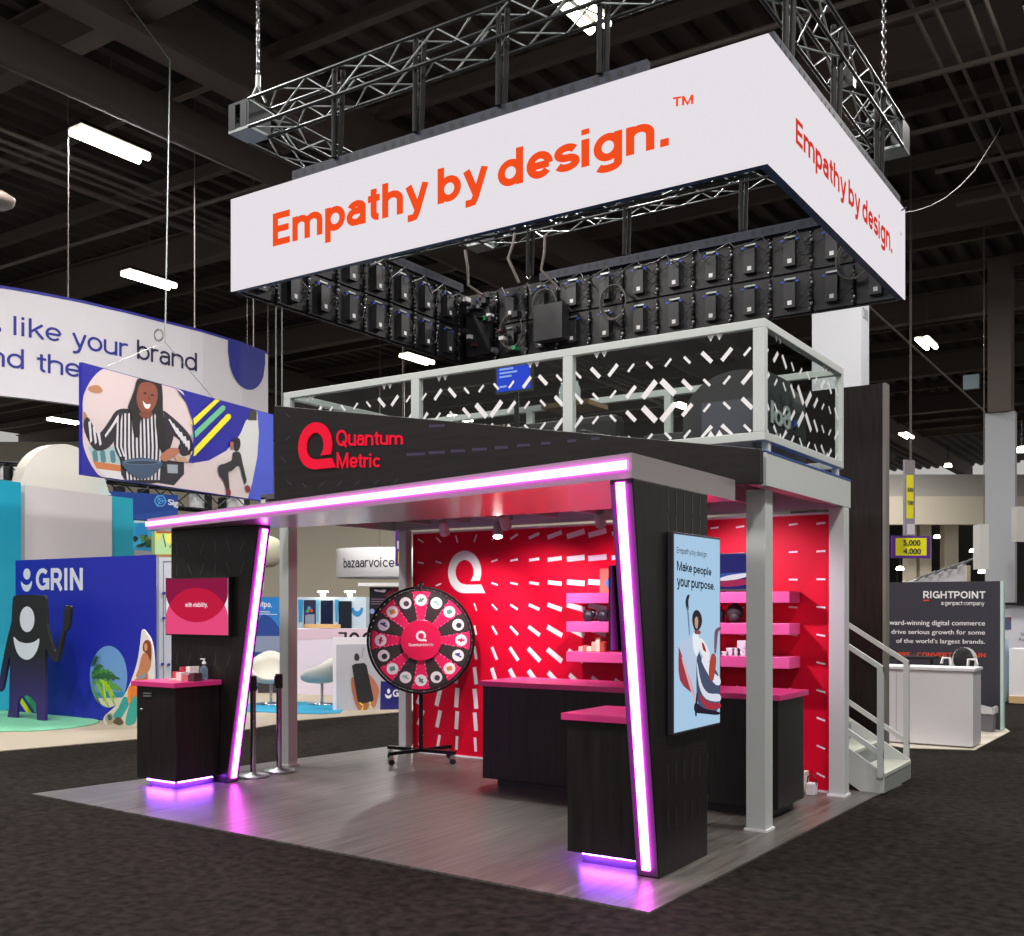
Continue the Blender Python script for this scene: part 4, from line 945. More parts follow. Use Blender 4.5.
for x, y in ((xl, yf), (xr_, yf), (xl, yr_), (xr_, yr_)):
    c = B(x-.16, x+.16, y-.16, y+.16, zt_-.16, zt_-.13).obj('corner_block', m_silver, tr)
    MB().box(x-.16, x+.16, y-.16, y+.16, zt_+.13, zt_+.16).box(x-.16, x-.13, y-.16, y+.16, zt_-.13, zt_+.13).box(x+.13, x+.16, y-.16, y+.16, zt_-.13, zt_+.13).box(x-.13, x-.05, y-.165, y-.15, zt_-.13, zt_+.13).box(x+.03, x+.13, y-.165, y-.15, zt_-.13, zt_+.13).obj('corner_plate', m_trussd, c)
# inner ladder truss just inside the sign front
tr2 = thing('inner_ladder_truss', 'flat ladder truss just inside the lower front edge of the white sign', 'truss', (-3, SY0+.3, SZ0+.2))
truss_run(tr2, (-4.6, SY0+.32, SZ0+.2), (SX1-.25, SY0+.32, SZ0+.2), s=.18, r=.014, lace=m_trussd)
def chain(px, y, ztop, zbot, lab):
    t = thing('hoist_chain', lab, 'chain', (px, y, zbot), 'hoist chains'); mb = MB(); z = zbot+.12; k_ = 0
    while z < ztop:
        a = k_ % 2; mb.tube([(px+(.022*math.cos(q) if a else 0), y+(0 if a else .022*math.cos(q)), z+.04*math.sin(q)) for q in [i*6.283/8 for i in range(8)]], .008, n=4, closed=True); z += .058; k_ += 1
    mb.obj('chain_links', m_chrome, t); MB().tube([(px, y, zbot), (px, y, zbot+.13)], .03, n=8).obj('hook', m_silver, t)
    MB().tube([(px, y, zbot+.02), (px-.18, y, zbot-.22)], .025, n=6).tube([(px, y, zbot+.02), (px+.12, y, zbot-.2)], .014, n=6).obj('bridle_strap', m_silver, t)
q = AX(258, 88, 1, yf); chain(q.x, yf, 12.3, zt_+.34, 'steel hoist chain rising from the left end of the truss')
q = AX(884, 95, 0, xr_); chain(xr_, q.y, 12.3, zt_+.33, 'steel hoist chain rising from the right side of the truss')
chain(AX(600, 10, 1, yf).x, yf, 12.3, zt_+.36, 'steel hoist chain rising from the truss above the middle of the front')
# truss mounted little lights
for yy in (3.6, 5.6): tag(B(xr_-.05, xr_+.05, yy, yy+.1, zt_-.1, zt_+.08).obj('truss_junction_box', m_box), 'small dark junction box fixed inside the right truss run', 'box', 'junction boxes on the truss')
# loose cable from the sign to the right
cb2 = [(902, 213), (915, 211), (930, 206), (945, 198), (960, 186), (974, 171), (985, 154), (997, 135), (1008, 112)]
tag(MB().tube([D(x, y, 12.15+.97*i) for i, (x, y) in enumerate(cb2)], .006, n=6).obj('hanging_cable', M('4c4a48', .6)), 'thin pale cable swooping up to the right from the far sign corner', 'cable')
a, b = D(867, 305, 24), D(985, 412, 30); tag(MB().tube([a, b], .03, n=6).obj('ceiling_cable', m_pipe), 'straight cable slanting down to the white pillar at the right', 'cable')
# cables dangling inside
for pts, lab in (([(545, 235), (541, 270), (560, 290)], 'grey cable dangling inside the sign near the middle'), ([(515, 232), (508, 258), (519, 283)], 'grey cable dangling inside the sign left of the middle'), ([(465, 250), (468, 285), (482, 295)], 'thin grey cable dangling inside the sign at left')):
    P = [D(x, y, 13.5) for x, y in pts]; P = [P[0], P[0]*.5+P[1]*.5+V((.02, 0, 0)), P[1], P[2]]; tag(MB().tube(P, .018, n=6).obj('hanging_cable', m_pipe), lab, 'cable', 'dangling cables')

# ================================================================== neighbouring booths, left
# light floor of the left booth, mint mat
GY = 4.25
f0 = [G(-60, 757), G(135, 740), G(250, 727), G(250, 700), G(-60, 690)]
mb = MB().prism([(p.x, p.y, .002) for p in f0], (0, 0, .008)); tag(mb.obj('pale_floor', mat('pale_wood_floor', 'a09482', .6)), 'pale beige floor under the neighbouring blue booth', 'floor')
pts = [G(*p) for p in smooth([(-60, 738), (0, 733), (40, 732), (80, 728), (100, 722.5), (80, 718.5), (50, 715), (20, 713), (-60, 711)], 3)]
tag(MB().prism([(p.x, p.y, .011) for p in pts], (0, 0, .012)).obj('mint_mat', M('6cb08e', .7)), 'mint green rounded mat on the pale floor at the far left', 'mat')
a0 = AX(15.5, 600, 1, GY); a1 = AX(156, 600, 1, GY); ztop = AX(86, 557.5, 1, GY).z
bl = thing('blue_booth_wall', 'royal blue booth wall with white lettering and a round palm picture', 'wall', ((a0.x+a1.x)/2, GY, .011))
B(a0.x, a1.x-.03, GY, GY+.03, .011, ztop).obj('wall_panel', mat('royal_blue_print', '1c22a8', .5), bl)
f = Face((a0.x, GY, 0), (1, 0, 0)); mb = MB(); mw_ = M('dfe0ee', .5)
text_px4(f, mb, 'GRIN', (36, 568), (83, 567.5), (83, 591.5), (36, 591.5), mw_, bold=.045, space=.97); mb.obj('lettering', None, bl)
mb = MB(); f.pxpoly(mb, ell(27, 574, 3.6, 5.6, 20), mw_); zA = conv(0, 460, 3.343)
f.pxpoly(mb, [zA(x, y) for x, y in smooth([(71, 405), (78, 414), (89, 418), (99, 414), (107, 404), (106, 420), (98, 436), (89, 440), (79, 435), (72, 420)], 3)], mw_); mb.obj('logo', None, bl)
zp = conv(80, 610, 7.49); mb = MB()
def PX(mb, pts, c, k=.003, sm=0, cv=None, r=.5):
    f.pxpoly(mb, smooth(pts, 3) if sm else pts, M(c, r), k, cv)
PX(mb, ell(215, 500, 140, 232, 40), '6f9bd6', .002, 0, zp); PX(mb, [(100, 620), (345, 612), (338, 650), (300, 700), (215, 700)], '2c86ae', .0035, 0, zp)
PX(mb, [(130, 660), (320, 655), (290, 705), (215, 731), (150, 700)], 'd8d0c0', .004, 0, zp)
random.seed(11)
def frond(cx, cy, a, L, c, k, cv=zp):
    P = []; n = 12
    for i in range(n+1):
        t_ = i/n; x = cx+L*t_*math.cos(a); y = cy-L*t_*math.sin(a)+60*t_*t_*(L/160); w2_ = 36*math.sin(math.pi*min(1, t_*1.02))*(1 if i % 2 else .45); P.append((x, y, w2_))
    up = [(x, y-q) for x, y, q in P]; dn = [(x, y+q*1.3) for x, y, q in P][::-1]
    def cl(p):
        dx, dy = (p[0]-215)/138, (p[1]-500)/230; r = math.hypot(dx, dy)
        return p if r < 1 else (215+138*dx/r, 500+230*dy/r)
    f.pxpoly(mb, [cl(p) for p in up+dn], M(c, .6), k, cv)
for i, (cx, cy, a, L, c) in enumerate(((85, 480, .9, 150, '3a6a40'), (80, 500, .55, 200, '4a8a3c'), (90, 510, .35, 230, '2f6038'), (90, 540, .1, 240, '5c9c40'), (85, 420, 1.1, 130, '2f5a44'), (150, 520, -.6, 150, 'a8c820'), (120, 540, -.9, 170, '8ab41c'), (170, 530, -1.3, 180, 'c4dc30'), (90, 560, -1.1, 150, '6fa02a'), (190, 540, -1.0, 150, '9cc428'))):
    frond(cx, cy, a, L, c, .005+.0008*i)
mb.obj('palm_picture', None, bl)
mb = MB(); zf2 = conv(0, 580, 5.85)
for i, (p, c) in enumerate((([(100, 690), (118, 672), (195, 790), (165, 790)], 'e6e020'), ([(120, 675), (140, 672), (212, 790), (196, 790)], '24407c'), ([(140, 675), (175, 678), (210, 720), (214, 785)], '4fae74'), ([(262, 730), (275, 735), (275, 758), (262, 765)], 'e0dc60'))):
    PX(mb, p, c, .003+.0007*i, 0, zf2)
mb.obj('printed_stripes', None, bl)
# crescent shaped board leaning at the wall's right end
CY = GY-.25; f = Face((a0.x, CY, 0), (1, 0, 0))
cb_ = thing('crescent_board', 'tall crescent shaped board printed with a skater in orange, right of the palm picture', 'board', (AX(140, 700, 1, CY).x, CY, .011))
out = smooth([(465, 145), (500, 175), (535, 240), (552, 350), (556, 500), (560, 700), (560, 872), (440, 880), (260, 862), (185, 850), (180, 800), (250, 735), (330, 640), (390, 510), (430, 380), (450, 250)], 3)
mb = MB(); f.pxpoly(mb, out, M('e8e2e2', .5), -.02, zp, ex=.02); mb.obj('board', None, cb_); mb = MB()
for i, (p, c) in enumerate((([(330, 640), (420, 560), (556, 560), (558, 870), (440, 876), (260, 858), (188, 846), (186, 802), (252, 738)], 'd8ccb4'), ([(380, 560), (440, 500), (500, 470), (510, 520), (470, 640), (400, 720), (360, 690)], 'ea7820'),
        ([(330, 650), (375, 680), (340, 760), (290, 830), (250, 790), (290, 730)], '2f9c9c'), ([(380, 690), (420, 640), (430, 760), (410, 850), (340, 850)], '3aa49a'), ([(440, 440), (470, 330), (520, 330), (530, 420), (480, 500), (420, 500)], 'c9805c'),
        ([(472, 300), (480, 240), (510, 225), (535, 260), (533, 380), (505, 330)], '8a4020'), ([(484, 262), (498, 248), (508, 275), (500, 305), (486, 300)], 'd89a74'), ([(190, 800), (235, 770), (265, 840), (215, 852)], 'a8a088'), ([(210, 790), (235, 785), (240, 820), (215, 825)], '3a5a50'),
        ([(360, 600), (385, 570), (385, 680), (365, 700)], 'e88a30'), ([(440, 500), (490, 470), (500, 500), (450, 520)], '8c98a8'), ([(250, 840), (290, 800), (330, 840), (300, 862)], '5a4a3a'))):
    PX(mb, p, c, .001+.0006*i, 1, zp)
mb.obj('printed_skater', None, cb_)
# figure shaped standee
SYD = 3.7; f = Face((AX(20, 700, 1, SYD).x, SYD, 0), (1, 0, 0)); base = AX(30, 725, 1, SYD)
sd_ = thing('figure_standee', 'black waving figure board with white circle and smile on the mint mat', 'standee', (base.x, SYD, .025))
mg = bpy.data.materials.new('black_to_purple_print'); mg.use_nodes = True; nt = mg.node_tree; bs = nt.nodes['Principled BSDF']; bs.inputs['Roughness'].default_value = .55
tc = nt.nodes.new('ShaderNodeTexCoord'); sp_ = nt.nodes.new('ShaderNodeSeparateXYZ'); rp = nt.nodes.new('ShaderNodeValToRGB')
nt.links.new(tc.outputs['Object'], sp_.inputs[0]); nt.links.new(sp_.outputs[2], rp.inputs[0]); nt.links.new(rp.outputs[0], bs.inputs['Base Color'])
rp.color_ramp.elements[0].position = .25; rp.color_ramp.elements[0].color = lin('38206c'); rp.color_ramp.elements[1].position = .95; rp.color_ramp.elements[1].color = lin('1c1a1c')
o2 = smooth([(75, 112), (90, 90), (170, 87), (250, 90), (268, 112), (274, 260), (298, 360), (324, 425), (350, 340), (366, 285), (372, 240), (376, 160), (386, 150), (391, 200), (398, 200), (402, 156), (413, 158), (408, 225), (405, 262), (392, 292), (378, 305), (356, 400), (336, 474), (312, 474), (285, 440), (263, 405), (264, 600), (262, 852), (220, 852), (214, 750), (198, 705), (160, 676), (122, 682), (101, 722), (95, 826), (40, 826), (52, 760), (55, 600), (57, 440), (38, 520), (15, 635), (-8, 650), (-6, 600), (18, 460), (45, 330), (66, 250), (70, 180)], 2)
mb = MB(); f.pxpoly(mb, o2, mg, -.04, zf2, ex=.04); mb.obj('cutout_board', None, sd_)
mb = MB(); f.pxpoly(mb, ell(160, 230, 43, 75, 28), mw_, .003, zf2); mb.obj('white_circle', None, sd_)
mb = MB(); f.pxpoly(mb, smooth([(80, 332), (110, 358), (155, 370), (200, 362), (231, 342), (224, 395), (205, 435), (180, 460), (150, 466), (115, 445), (92, 400)], 3), mw_, .003, zf2); mb.obj('white_smile', None, sd_)
# teal and white tall blocks behind
def ypan(name, lab, pxa, pxb, da, db, z0, z1, mt, cat='wall', th=.3, grp=None):
    A, Bq = D(pxa, 606, da), D(pxb, 606, db)
    t = thing(name, lab, cat, (A.x, A.y, z0), grp); pan(A, Bq, z0, z1, th, mt, 'panel_board', t); A.z = 0; Bq.z = 0
    return t, A, Bq
ypan('teal_block', 'tall teal wall block at the left edge of the picture', -60, 21, 15.6, 16.8, .026, 3.62, mat('teal_print', '0c97b4', .5))
ypan('white_block', 'tall off white wall block behind the blue lettered wall', 25, 112, 17.0, 18.7, 0, 3.6, M('cfc8c6', .6))
ypan('narrow_teal_block', 'narrow teal wall block right of the off white block', 112.3, 133, 18.9, 19.3, 0, 3.62, M('24a4b8', .5))
A = D(20, 606, 17.6); Bq = D(110, 606, 19.3); ff = Face((A.x, A.y, 0), (Bq.x-A.x, Bq.y-A.y, 0)); f = ff
za_ = conv(0, 430, 5.69); mb = MB()
f.pxpoly(mb, smooth([(122, 330), (125, 290), (150, 210), (200, 140), (270, 95), (350, 80), (430, 95), (500, 140), (560, 210), (600, 290), (618, 350), (620, 372), (400, 350)], 3), M('d6d2c8', .6), -.25, za_, ex=.25)
tag(mb.obj('rounded_arch_panel'), 'off white half round arch panel rising above the white block', 'panel')
# blue sign of the far booth and picture wall under it
t, A, Bq = ypan('blue_fascia_sign', 'blue fascia with a hexagon emblem and white word, above the canopy left end', 100, 178, 24, 25, 3.66, 4.28, mat('deep_blue_print', '0c3c90', .5))
f = Face(A, Bq-A); mb = MB(); zS = conv(110, 480, 11.7)
hx = lambda r: [(588+r*math.cos(math.radians(a)), 245+r*math.sin(math.radians(a))) for a in range(0, 360, 60)]
for a, b in zip(hx(68), hx(68)[1:]+hx(68)[:1]): f.pxpoly(mb, cap2(a, b, 13), M('58a8e8', .4), .003, zS)
for a in hx(62)[::2]: f.pxpoly(mb, cap2(a, (588, 245), 10), M('58a8e8', .4), .004, zS)
for a, b in zip(hx(34), hx(34)[1:]+hx(34)[:1]): f.pxpoly(mb, cap2(a, b, 9), M('58a8e8', .4), .005, zS)
mb.obj('emblem', None, t); mb = MB(); text_px4(f, mb, 'Sig', zS(676, 222), zS(800, 235), zS(800, 330), zS(676, 310), mw_, bold=.05); mb.obj('lettering', None, t)
t, A, Bq = ypan('picture_wall', 'lit picture wall with bright sky and green trees, between teal block and canopy', 128, 178, 25.5, 26, 0, 3.75, M('3cb4e4', .5))
f = Face(A, Bq-A); mb = MB()
f.pxpoly(mb, [zS(280, 450), zS(600, 470), zS(600, 510), zS(280, 500)], M('d8eef4'), .003); f.pxpoly(mb, ell(*zS(370, 590), 6.5, 6.5), M('28a0e0'), .005)
random.seed(5)
for i in range(26):
    x, y = 290+random.random()*270, 640+random.random()*150
    f.pxpoly(mb, [zS(x+random.uniform(18, 42)*math.cos(q), y+random.uniform(18, 42)*math.sin(q)) for q in [j*.785 for j in range(8)]], M(random.choice(['1c4438', '2c6034', '5c8a30', '16303c', 'a09a50', '3c7050']), .6), .006+.0005*i)
f.pxpoly(mb, [zS(280, 820), zS(600, 840), zS(600, 900), zS(280, 890)], M('c8c4c4'), .03); mb.obj('printed_picture', None, t)
t, A, Bq = ypan('yellow_picture_box', 'yellow and green picture box under the left end of the canopy', 155, 180, 23.5, 23.8, 0, 3.32, M('b8dca0', .5))
f = Face(A, Bq-A); mb = MB(); f.pxpoly(mb, [zS(540, 625), zS(600, 625), zS(580, 700), zS(560, 720)], M('ecd830'), .003)
f.pxpoly(mb, [zS(640, 625), zS(750, 625), zS(750, 700), zS(700, 760), zS(650, 720)], M('f0e860'), .003); f.pxpoly(mb, cap2(zS(620, 640), zS(650, 780), 1.2), M('2a6a60'), .005); f.pxpoly(mb, [zS(520, 870), zS(760, 870), zS(760, 900), zS(520, 900)], M('a87848'), .006)
f.pxpoly(mb, [zS(690, 790), zS(715, 745), zS(705, 790)], M('20302c'), .006); f.pxpoly(mb, [zS(540, 585), zS(750, 590), zS(750, 625), zS(540, 620)], M('a8522c'), .005); mb.obj('printed_picture', None, t)
B(0, 1, 0, 1, 0, 1)
# white locker doors between blue wall and tower
t, A, Bq = ypan('white_locker', 'white locker cabinet with small blue handles, right of the blue lettered wall', 157, 185, 15.2, 15.5, .011, 2.36, M('c8ccd4', .5), 'locker')
f = Face(A, Bq-A); mb = MB()
f.pxpoly(mb, [(163, 561), (163.8, 561), (163.8, 700), (163, 700)], M('7a8090'), .003); f.pxpoly(mb, [(163, 561), (176, 561), (176, 562), (163, 562)], M('7a8090'), .003); f.pxpoly(mb, [(157, 556.5), (159, 556.5), (159, 715), (157, 715)], M('8f98a0'), .003); mb.obj('door_edges', None, t)
for x, y in ((163.5, 593), (163.5, 618), (162.3, 664), (168.5, 664.5)): mb = MB(); f.pxpoly(mb, ell(x, y, 1.5, 1.3, 10), M('26389c'), .003, ex=.02); mb.obj('locker_handle', None, t)
# far trusses behind
for (xa, ya, da), (xb, yb, db), lab in (((-40, 470, 27), (25, 474, 28), 'dark truss with clutter above the teal block at the far left'), ((105, 491, 27), (250, 506, 29), 'dark truss running behind the hanging photo panel')):
    a, b = D(xa, ya, da), D(xb, yb, db); t = thing('background_truss', lab, 'truss', a); truss_run(t, a, b, s=.5, mt=m_dark, lace=m_trussd, r=.04, step=.5)
    random.seed(2)
    for i in range(10): q = a+(b-a)*random.random(); MB().box(q.x-.12, q.x+.12, q.y-.1, q.y+.1, q.z-.2, q.z+.15).obj('lamp_fixture', random.choice([m_dark, m_trussd, m_lab]), t)

# ------------------------------------------------------------------ curved hanging banner
cs = [(-70, 18.4), (0, 18.9), (40, 19.3), (80, 19.8), (131, 20.6), (200, 21.9), (240, 22.9), (268, 23.9)]
def spx(x):                               # ground point on banner for pixel column x
    for (x0, d0), (x1, d1) in zip(cs, cs[1:]):
        if x <= x1 or x1 == 268:
            t_ = (x-x0)/(x1-x0); p = D(x, 606, d0+(d1-d0)*t_); p.z = 0; return p
zb0, zb1 = 5.42, 7.39
cols = list(range(-70, 269, 13)); cols[-1] = 268
cbn = thing('curved_banner', 'large curved white hanging banner with blue words at upper left', 'banner', (spx(120).x, spx(120).y, zb0))
P = [spx(x) for x in cols]; nrm_ = (CAM-P[len(P)//2]); nrm_.z = 0; nrm_.normalize()
mb = MB(); n = len(P)
vs = [p+V((0, 0, zb0)) for p in P]+[p+V((0, 0, zb1)) for p in P]+[p-nrm_*.15+V((0, 0, zb0)) for p in P]+[p-nrm_*.15+V((0, 0, zb1)) for p in P]
fs_l = []
for i in range(n-1): fs_l += [(i, i+1, n+i+1, n+i), (2*n+i, 3*n+i, 3*n+i+1, 2*n+i+1), (i, 2*n+i, 2*n+i+1, i+1), (n+i, n+i+1, 3*n+i+1, 3*n+i)]
fs_l += [(0, n, 3*n, 2*n), (n-1, 3*n-1, 4*n-1, 2*n-1)]
mb.add(vs, fs_l); mb.obj('banner_cloth', M('dad6dc', .7), cbn)
mb = MB(); mb.add([p+nrm_*.01+V((0, 0, zb1-.05)) for p in P]+[p+nrm_*.01+V((0, 0, zb1)) for p in P], [(i, i+1, n+i+1, n+i) for i in range(n-1)]); mb.obj('blue_top_edge', M('2a2a94', .6), cbn)
def ctext(mb, s, xa, xb, z0, z1, m, bold=.0):
    vs, fs = text2d(s, bold)
    N = 24; tab = [spx(xa+(xb-xa)*i/N) for i in range(N+1)]; cum = [0]
    for i in range(N): cum.append(cum[-1]+(tab[i+1]-tab[i]).length)
    def at(u):
        L = u*cum[-1]
        for i in range(N):
            if L <= cum[i+1]+1e-9: t_ = (L-cum[i])/(cum[i+1]-cum[i]); return tab[i]*(1-t_)+tab[i+1]*t_
        return tab[-1]
    mb.add([at(u)+nrm_*(.012+.0008*q)+V((0, 0, z0+(z1-z0)*v)) for u, v, q in vs], fs, m)
m_bt = M('1e268c', .6); m_nv = M('1c1840', .6)
mb = MB(); ctext(mb, 's', -12, 1.5, 6.52, 6.78, m_bt, .01); ctext(mb, 'like', 13.5, 61.5, 6.52, 6.88, m_bt, .01); ctext(mb, 'your', 72, 128, 6.37, 6.76, m_bt, .01); mb.obj('lettering', None, cbn)
mb = MB(); ctext(mb, 'brand', 137, 197, 6.50, 6.88, m_nv, .01); mb.obj('lettering', None, cbn, 'navy word')
mb = MB(); ctext(mb, 'nd', -12, 24, 5.94, 6.30, m_bt, .01); ctext(mb, 'the', 37, 81, 5.93, 6.28, m_bt, .01); mb.obj('lettering', None, cbn)
mb = MB(); us = [i/20 for i in range(21)]; gp3 = [spx(228+37*u) for u in us]
mb.add([p+nrm_*.02+V((0, 0, zb1-.04)) for p in gp3]+[p+nrm_*.02+V((0, 0, 7.1-.7*math.sqrt(max(0, 1-(2*u-1)**2)))) for p, u in zip(gp3, us)], [(i, i+1, 22+i, 21+i) for i in range(20)], m_bt); mb.obj('blue_circle', None, cbn)
for x in (-20, 68, 195, 254): q = spx(x)-nrm_*.07; MB().tube([q+V((0, 0, zb1)), q+V((0, 0, 12.3))], .014, n=5).obj('hanging_wire', m_pipe, cbn)
# ------------------------------------------------------------------ flat hanging photo panel
A = D(82, 606, 15); Bq = D(273.5, 606, 19.1); A.z = Bq.z = 0
hp = thing('hanging_photo_panel', 'flat hanging panel printed with a laughing woman in stripes holding a pan', 'panel', (A.x, A.y, 3.53))
zl0, zl1 = 3.52, 5.115
pan(A, Bq, zl0, zl1, .06, M('1c1a98', .5), 'panel_board', hp)
f = Face(A, Bq-A); zw = conv(76, 355, 5.12); Lp = (Bq-A).length
mb = MB(); kk = [.001]
def W(pts, c, sm=1, cvn=zw):
    kk[0] += .0003; P = smooth(pts, 3) if sm else pts
    Q = [f.px(*cvn(x, y)) for x, y in P]; Q = [(min(max(u, .01), Lp-.01), min(max(v, zl0+.01), zl1-.01)) for u, v in Q]
    f.poly(mb, Q, M(c, .5), kk[0])
W([(925, 240), (1030, 280), (1030, 770), (878, 760), (905, 640), (928, 520), (936, 400)], '4c5cd0', 0)
W([(905, 262), (926, 270), (936, 400), (928, 520), (905, 640), (878, 765), (500, 700), (590, 555), (680, 540), (770, 490), (830, 420), (880, 340)], 'd8c8ca', 0)
W([(870, 335), (928, 300), (936, 400), (928, 520), (905, 640), (880, 740), (830, 600), (790, 500), (830, 430)], 'd4d4d4', 0)
W([(880, 335), (890, 290), (905, 272), (925, 272), (925, 335)], '3a3834', 0)
W([(170, 62), (105, 95), (58, 160), (30, 240), (26, 330), (30, 420), (50, 505), (95, 590), (160, 648), (330, 700), (500, 690), (560, 630), (596, 530), (606, 420), (596, 320), (560, 215), (505, 138), (420, 90), (330, 60)], 'd8c6c8')
W([(60, 470), (230, 470), (240, 560), (90, 545)], 'a8c0c4', 0)
for x in (95, 135, 185): W(cap2((x, 500), (x+5, 540), 26), '50808c', 0)
W([(85, 543), (235, 565), (238, 598), (105, 582)], 'c87a4a', 0); W([(105, 582), (238, 598), (240, 640), (150, 640)], 'd8d8dc', 0)
W([(445, 535), (552, 550), (552, 610), (500, 668), (420, 655)], '2a2630', 0); W([(465, 560), (520, 562), (520, 606), (468, 604)], '9aa4b0', 0)
W([(38, 290), (50, 300), (60, 330), (45, 345), (36, 330)], 'b07a5c'); W([(60, 168), (90, 155), (118, 158), (135, 185), (110, 195), (75, 188)], 'b9805c')
W([(36, 350), (58, 318), (85, 360), (112, 405), (160, 350), (205, 285), (260, 285), (215, 400), (170, 470), (120, 490), (85, 475), (50, 410)], '24202c')
W([(205, 285), (300, 275), (440, 288), (480, 330), (500, 400), (480, 480), (450, 540), (440, 650), (250, 640), (225, 540), (195, 470), (190, 340)], '24202c')
W([(440, 285), (500, 325), (570, 395), (598, 455), (590, 500), (545, 518), (520, 480), (530, 440), (475, 390)], '24202c')
for i in range(13):
    x = 208+19*i; W([(x, 300 if i > 1 else 340), (x+9, 298), (x+13+(i-6)*1.2, 470), (x+16-(i-6)*1.5, 640 if 1 < i < 12 else 520), (x+7-(i-6)*1.5, 640 if 1 < i < 12 else 520), (x+3+(i-6)*1.2, 470)], 'd8d4dc', 0)
for i in range(5): W([(60+22*i, 345+26*i), (72+22*i, 335+22*i), (80+24*i, 440+8*i), (70+24*i, 450+8*i)] if i < 3 else [(120+24*(i-2), 410-32*(i-3)), (190+10*(i-2), 330-22*(i-3)), (196+10*(i-2), 342-20*(i-3)), (124+24*(i-2), 424-32*(i-3))], 'd8d4dc', 0)
for i in range(6): W([(470+18*i, 330+22*i), (478+20*i, 328+22*i), (520+12*i, 400+16*i), (512+12*i, 405+17*i)], 'd8d4dc', 0)
W([(295, 180), (310, 125), (350, 102), (395, 108), (430, 135), (440, 200), (442, 290), (455, 400), (452, 500), (425, 480), (405, 360), (400, 300), (330, 330), (322, 420), (290, 400), (280, 300), (262, 270), (280, 220)], '1c181c')
W([(312, 180), (330, 145), (370, 140), (405, 160), (415, 210), (400, 265), (365, 298), (330, 290), (308, 240)], '8a4a38')
W([(318, 300), (350, 290), (385, 290), (380, 320), (345, 325)], '7a4030'); W([(338, 235), (355, 252), (378, 252), (368, 275), (348, 268)], 'f0e8e8')
for x, y in ((350, 196), (386, 206)): W(ell(x, y, 9, 5, 10), '201418', 0)
W([(368, 200), (380, 228), (366, 230)], '743a2c', 0)
W([(430, 515), (470, 480), (515, 478), (524, 500), (490, 525), (455, 545), (432, 535)], 'b47458')
W([(500, 515), (560, 525), (570, 550), (510, 545)], 'c09a7c', 0)
W([(232, 545), (330, 525), (436, 548), (425, 580), (390, 615), (330, 635), (280, 612), (245, 580)], '3e526c'); W(ell(334, 549, 98, 15, 30), '5a7088', 0); W(ell(334, 551, 84, 9, 30), '2c3c50', 0)
W(cap2((596, 346), (720, 225), 28), 'ece420', 0); W(cap2((600, 412), (748, 272), 27), '68bc8c', 0); W(cap2((596, 505), (776, 316), 29), 'ece420', 0)
W([(505, 138), (560, 215), (596, 320), (606, 420), (598, 520), (585, 552), (570, 552), (590, 500), (598, 430), (590, 330), (560, 240)], '1c1a98', 0)
W([(800, 440), (812, 425), (832, 428), (838, 460), (825, 490), (806, 480)], '1c1a1e'); W([(785, 450), (800, 445), (802, 480), (790, 480)], 'a8604c')
W([(800, 500), (835, 500), (850, 560), (868, 640), (858, 660), (842, 600), (830, 565), (790, 595), (775, 600), (782, 690), (768, 696), (750, 640), (726, 610), (726, 568), (760, 555), (795, 535)], '2a282e')
W([(764, 690), (784, 688), (788, 715), (768, 720)], '7a2430'); W([(862, 670), (884, 672), (886, 700), (868, 700)], '8a2430')
mb.obj('printed_photo', None, hp)
# suspension wire and bridle
top = D(170, 60, 16.8); kn = D(165, 342, 16.8)
w1 = MB().tube([D(118, -10, 16.8), top], .012, n=5).tube([top, kn], .014, n=5).tube([kn, f.p(f.px(103, 362)[0], zl1, 0)], .005, n=5).tube([kn, f.p(f.px(213, 388)[0], zl1, 0)], .005, n=5)
w1.obj('suspension_wire', m_silver, hp); mb = MB()
for j in range(2): mb.tube([kn+V((RT*(-.1+.07*math.cos(a/12*6.283)))) + V((0, 0, .1+.09*math.sin(a/12*6.283)+.02*j)) for a in range(12)], .008, n=5, closed=True)
mb.obj('wire_loop', m_pipe, hp)
for i, x in enumerate((276, 282)):
    q = AX(x, 300, 0, SX0+.02); tag(MB().tube([(q.x, q.y, 2.9), (q.x, q.y, SZ0)], .008, n=5).obj('vertical_wire', m_silver), ('left', 'right')[i]+' one of two thin wires hanging from the sign down beside the fascia', 'wire', 'two vertical wires left of the deck')

# ------------------------------------------------------------------ view between the left tower and the red wall
f0 = [G(230, 733), G(297, 721), G(400, 712.5), G(430, 710), G(430, 690), G(200, 690)]
tag(MB().prism([(p.x, p.y, .002) for p in f0], (0, 0, .009)).obj('pale_floor', M('a09482', .6)), 'pale floor strip seen between the left tower and the prize wheel', 'floor')
pts = [G(x, y) for x, y in ((232, 712), (240, 706), (268, 703.5), (300, 703), (340, 704), (340, 714), (297, 714.5), (262, 713))]
tag(MB().prism([(p.x, p.y, .012) for p in smooth([(p.x, p.y) for p in pts], 2) and [V((q[0], q[1], .012)) for q in smooth([(p.x, p.y) for p in pts], 2)]], (0, 0, .01)).obj('teal_rug', M('1688ac', .9)), 'teal rug under the white lounge chairs', 'rug')
t, A, Bq = ypan('picture_partition', 'low white partition printed with a hand holding a phone, behind the prize wheel', 333, 425, 16.6, 16.9, .012, 1.16, M('e4e0e8', .5), th=.08)
f = Face(A, Bq-A); z6 = conv(255, 620, 6.4); mb = MB(); kk = [.002]
def Wp(pts, c, sm=1, cvn=z6):
    kk[0] += .001; f.pxpoly(mb, smooth(pts, 3) if sm else pts, M(c, .5), kk[0], cvn)
Wp([(520, 158), (1000, 150), (1000, 575), (522, 608)], 'b4b4bc', 0)
Wp([(636, 228), (652, 212), (668, 232), (664, 258), (640, 258)], '2c2c30'); Wp([(690, 170), (700, 180), (690, 240), (680, 240)], '9a9aa2', 0)
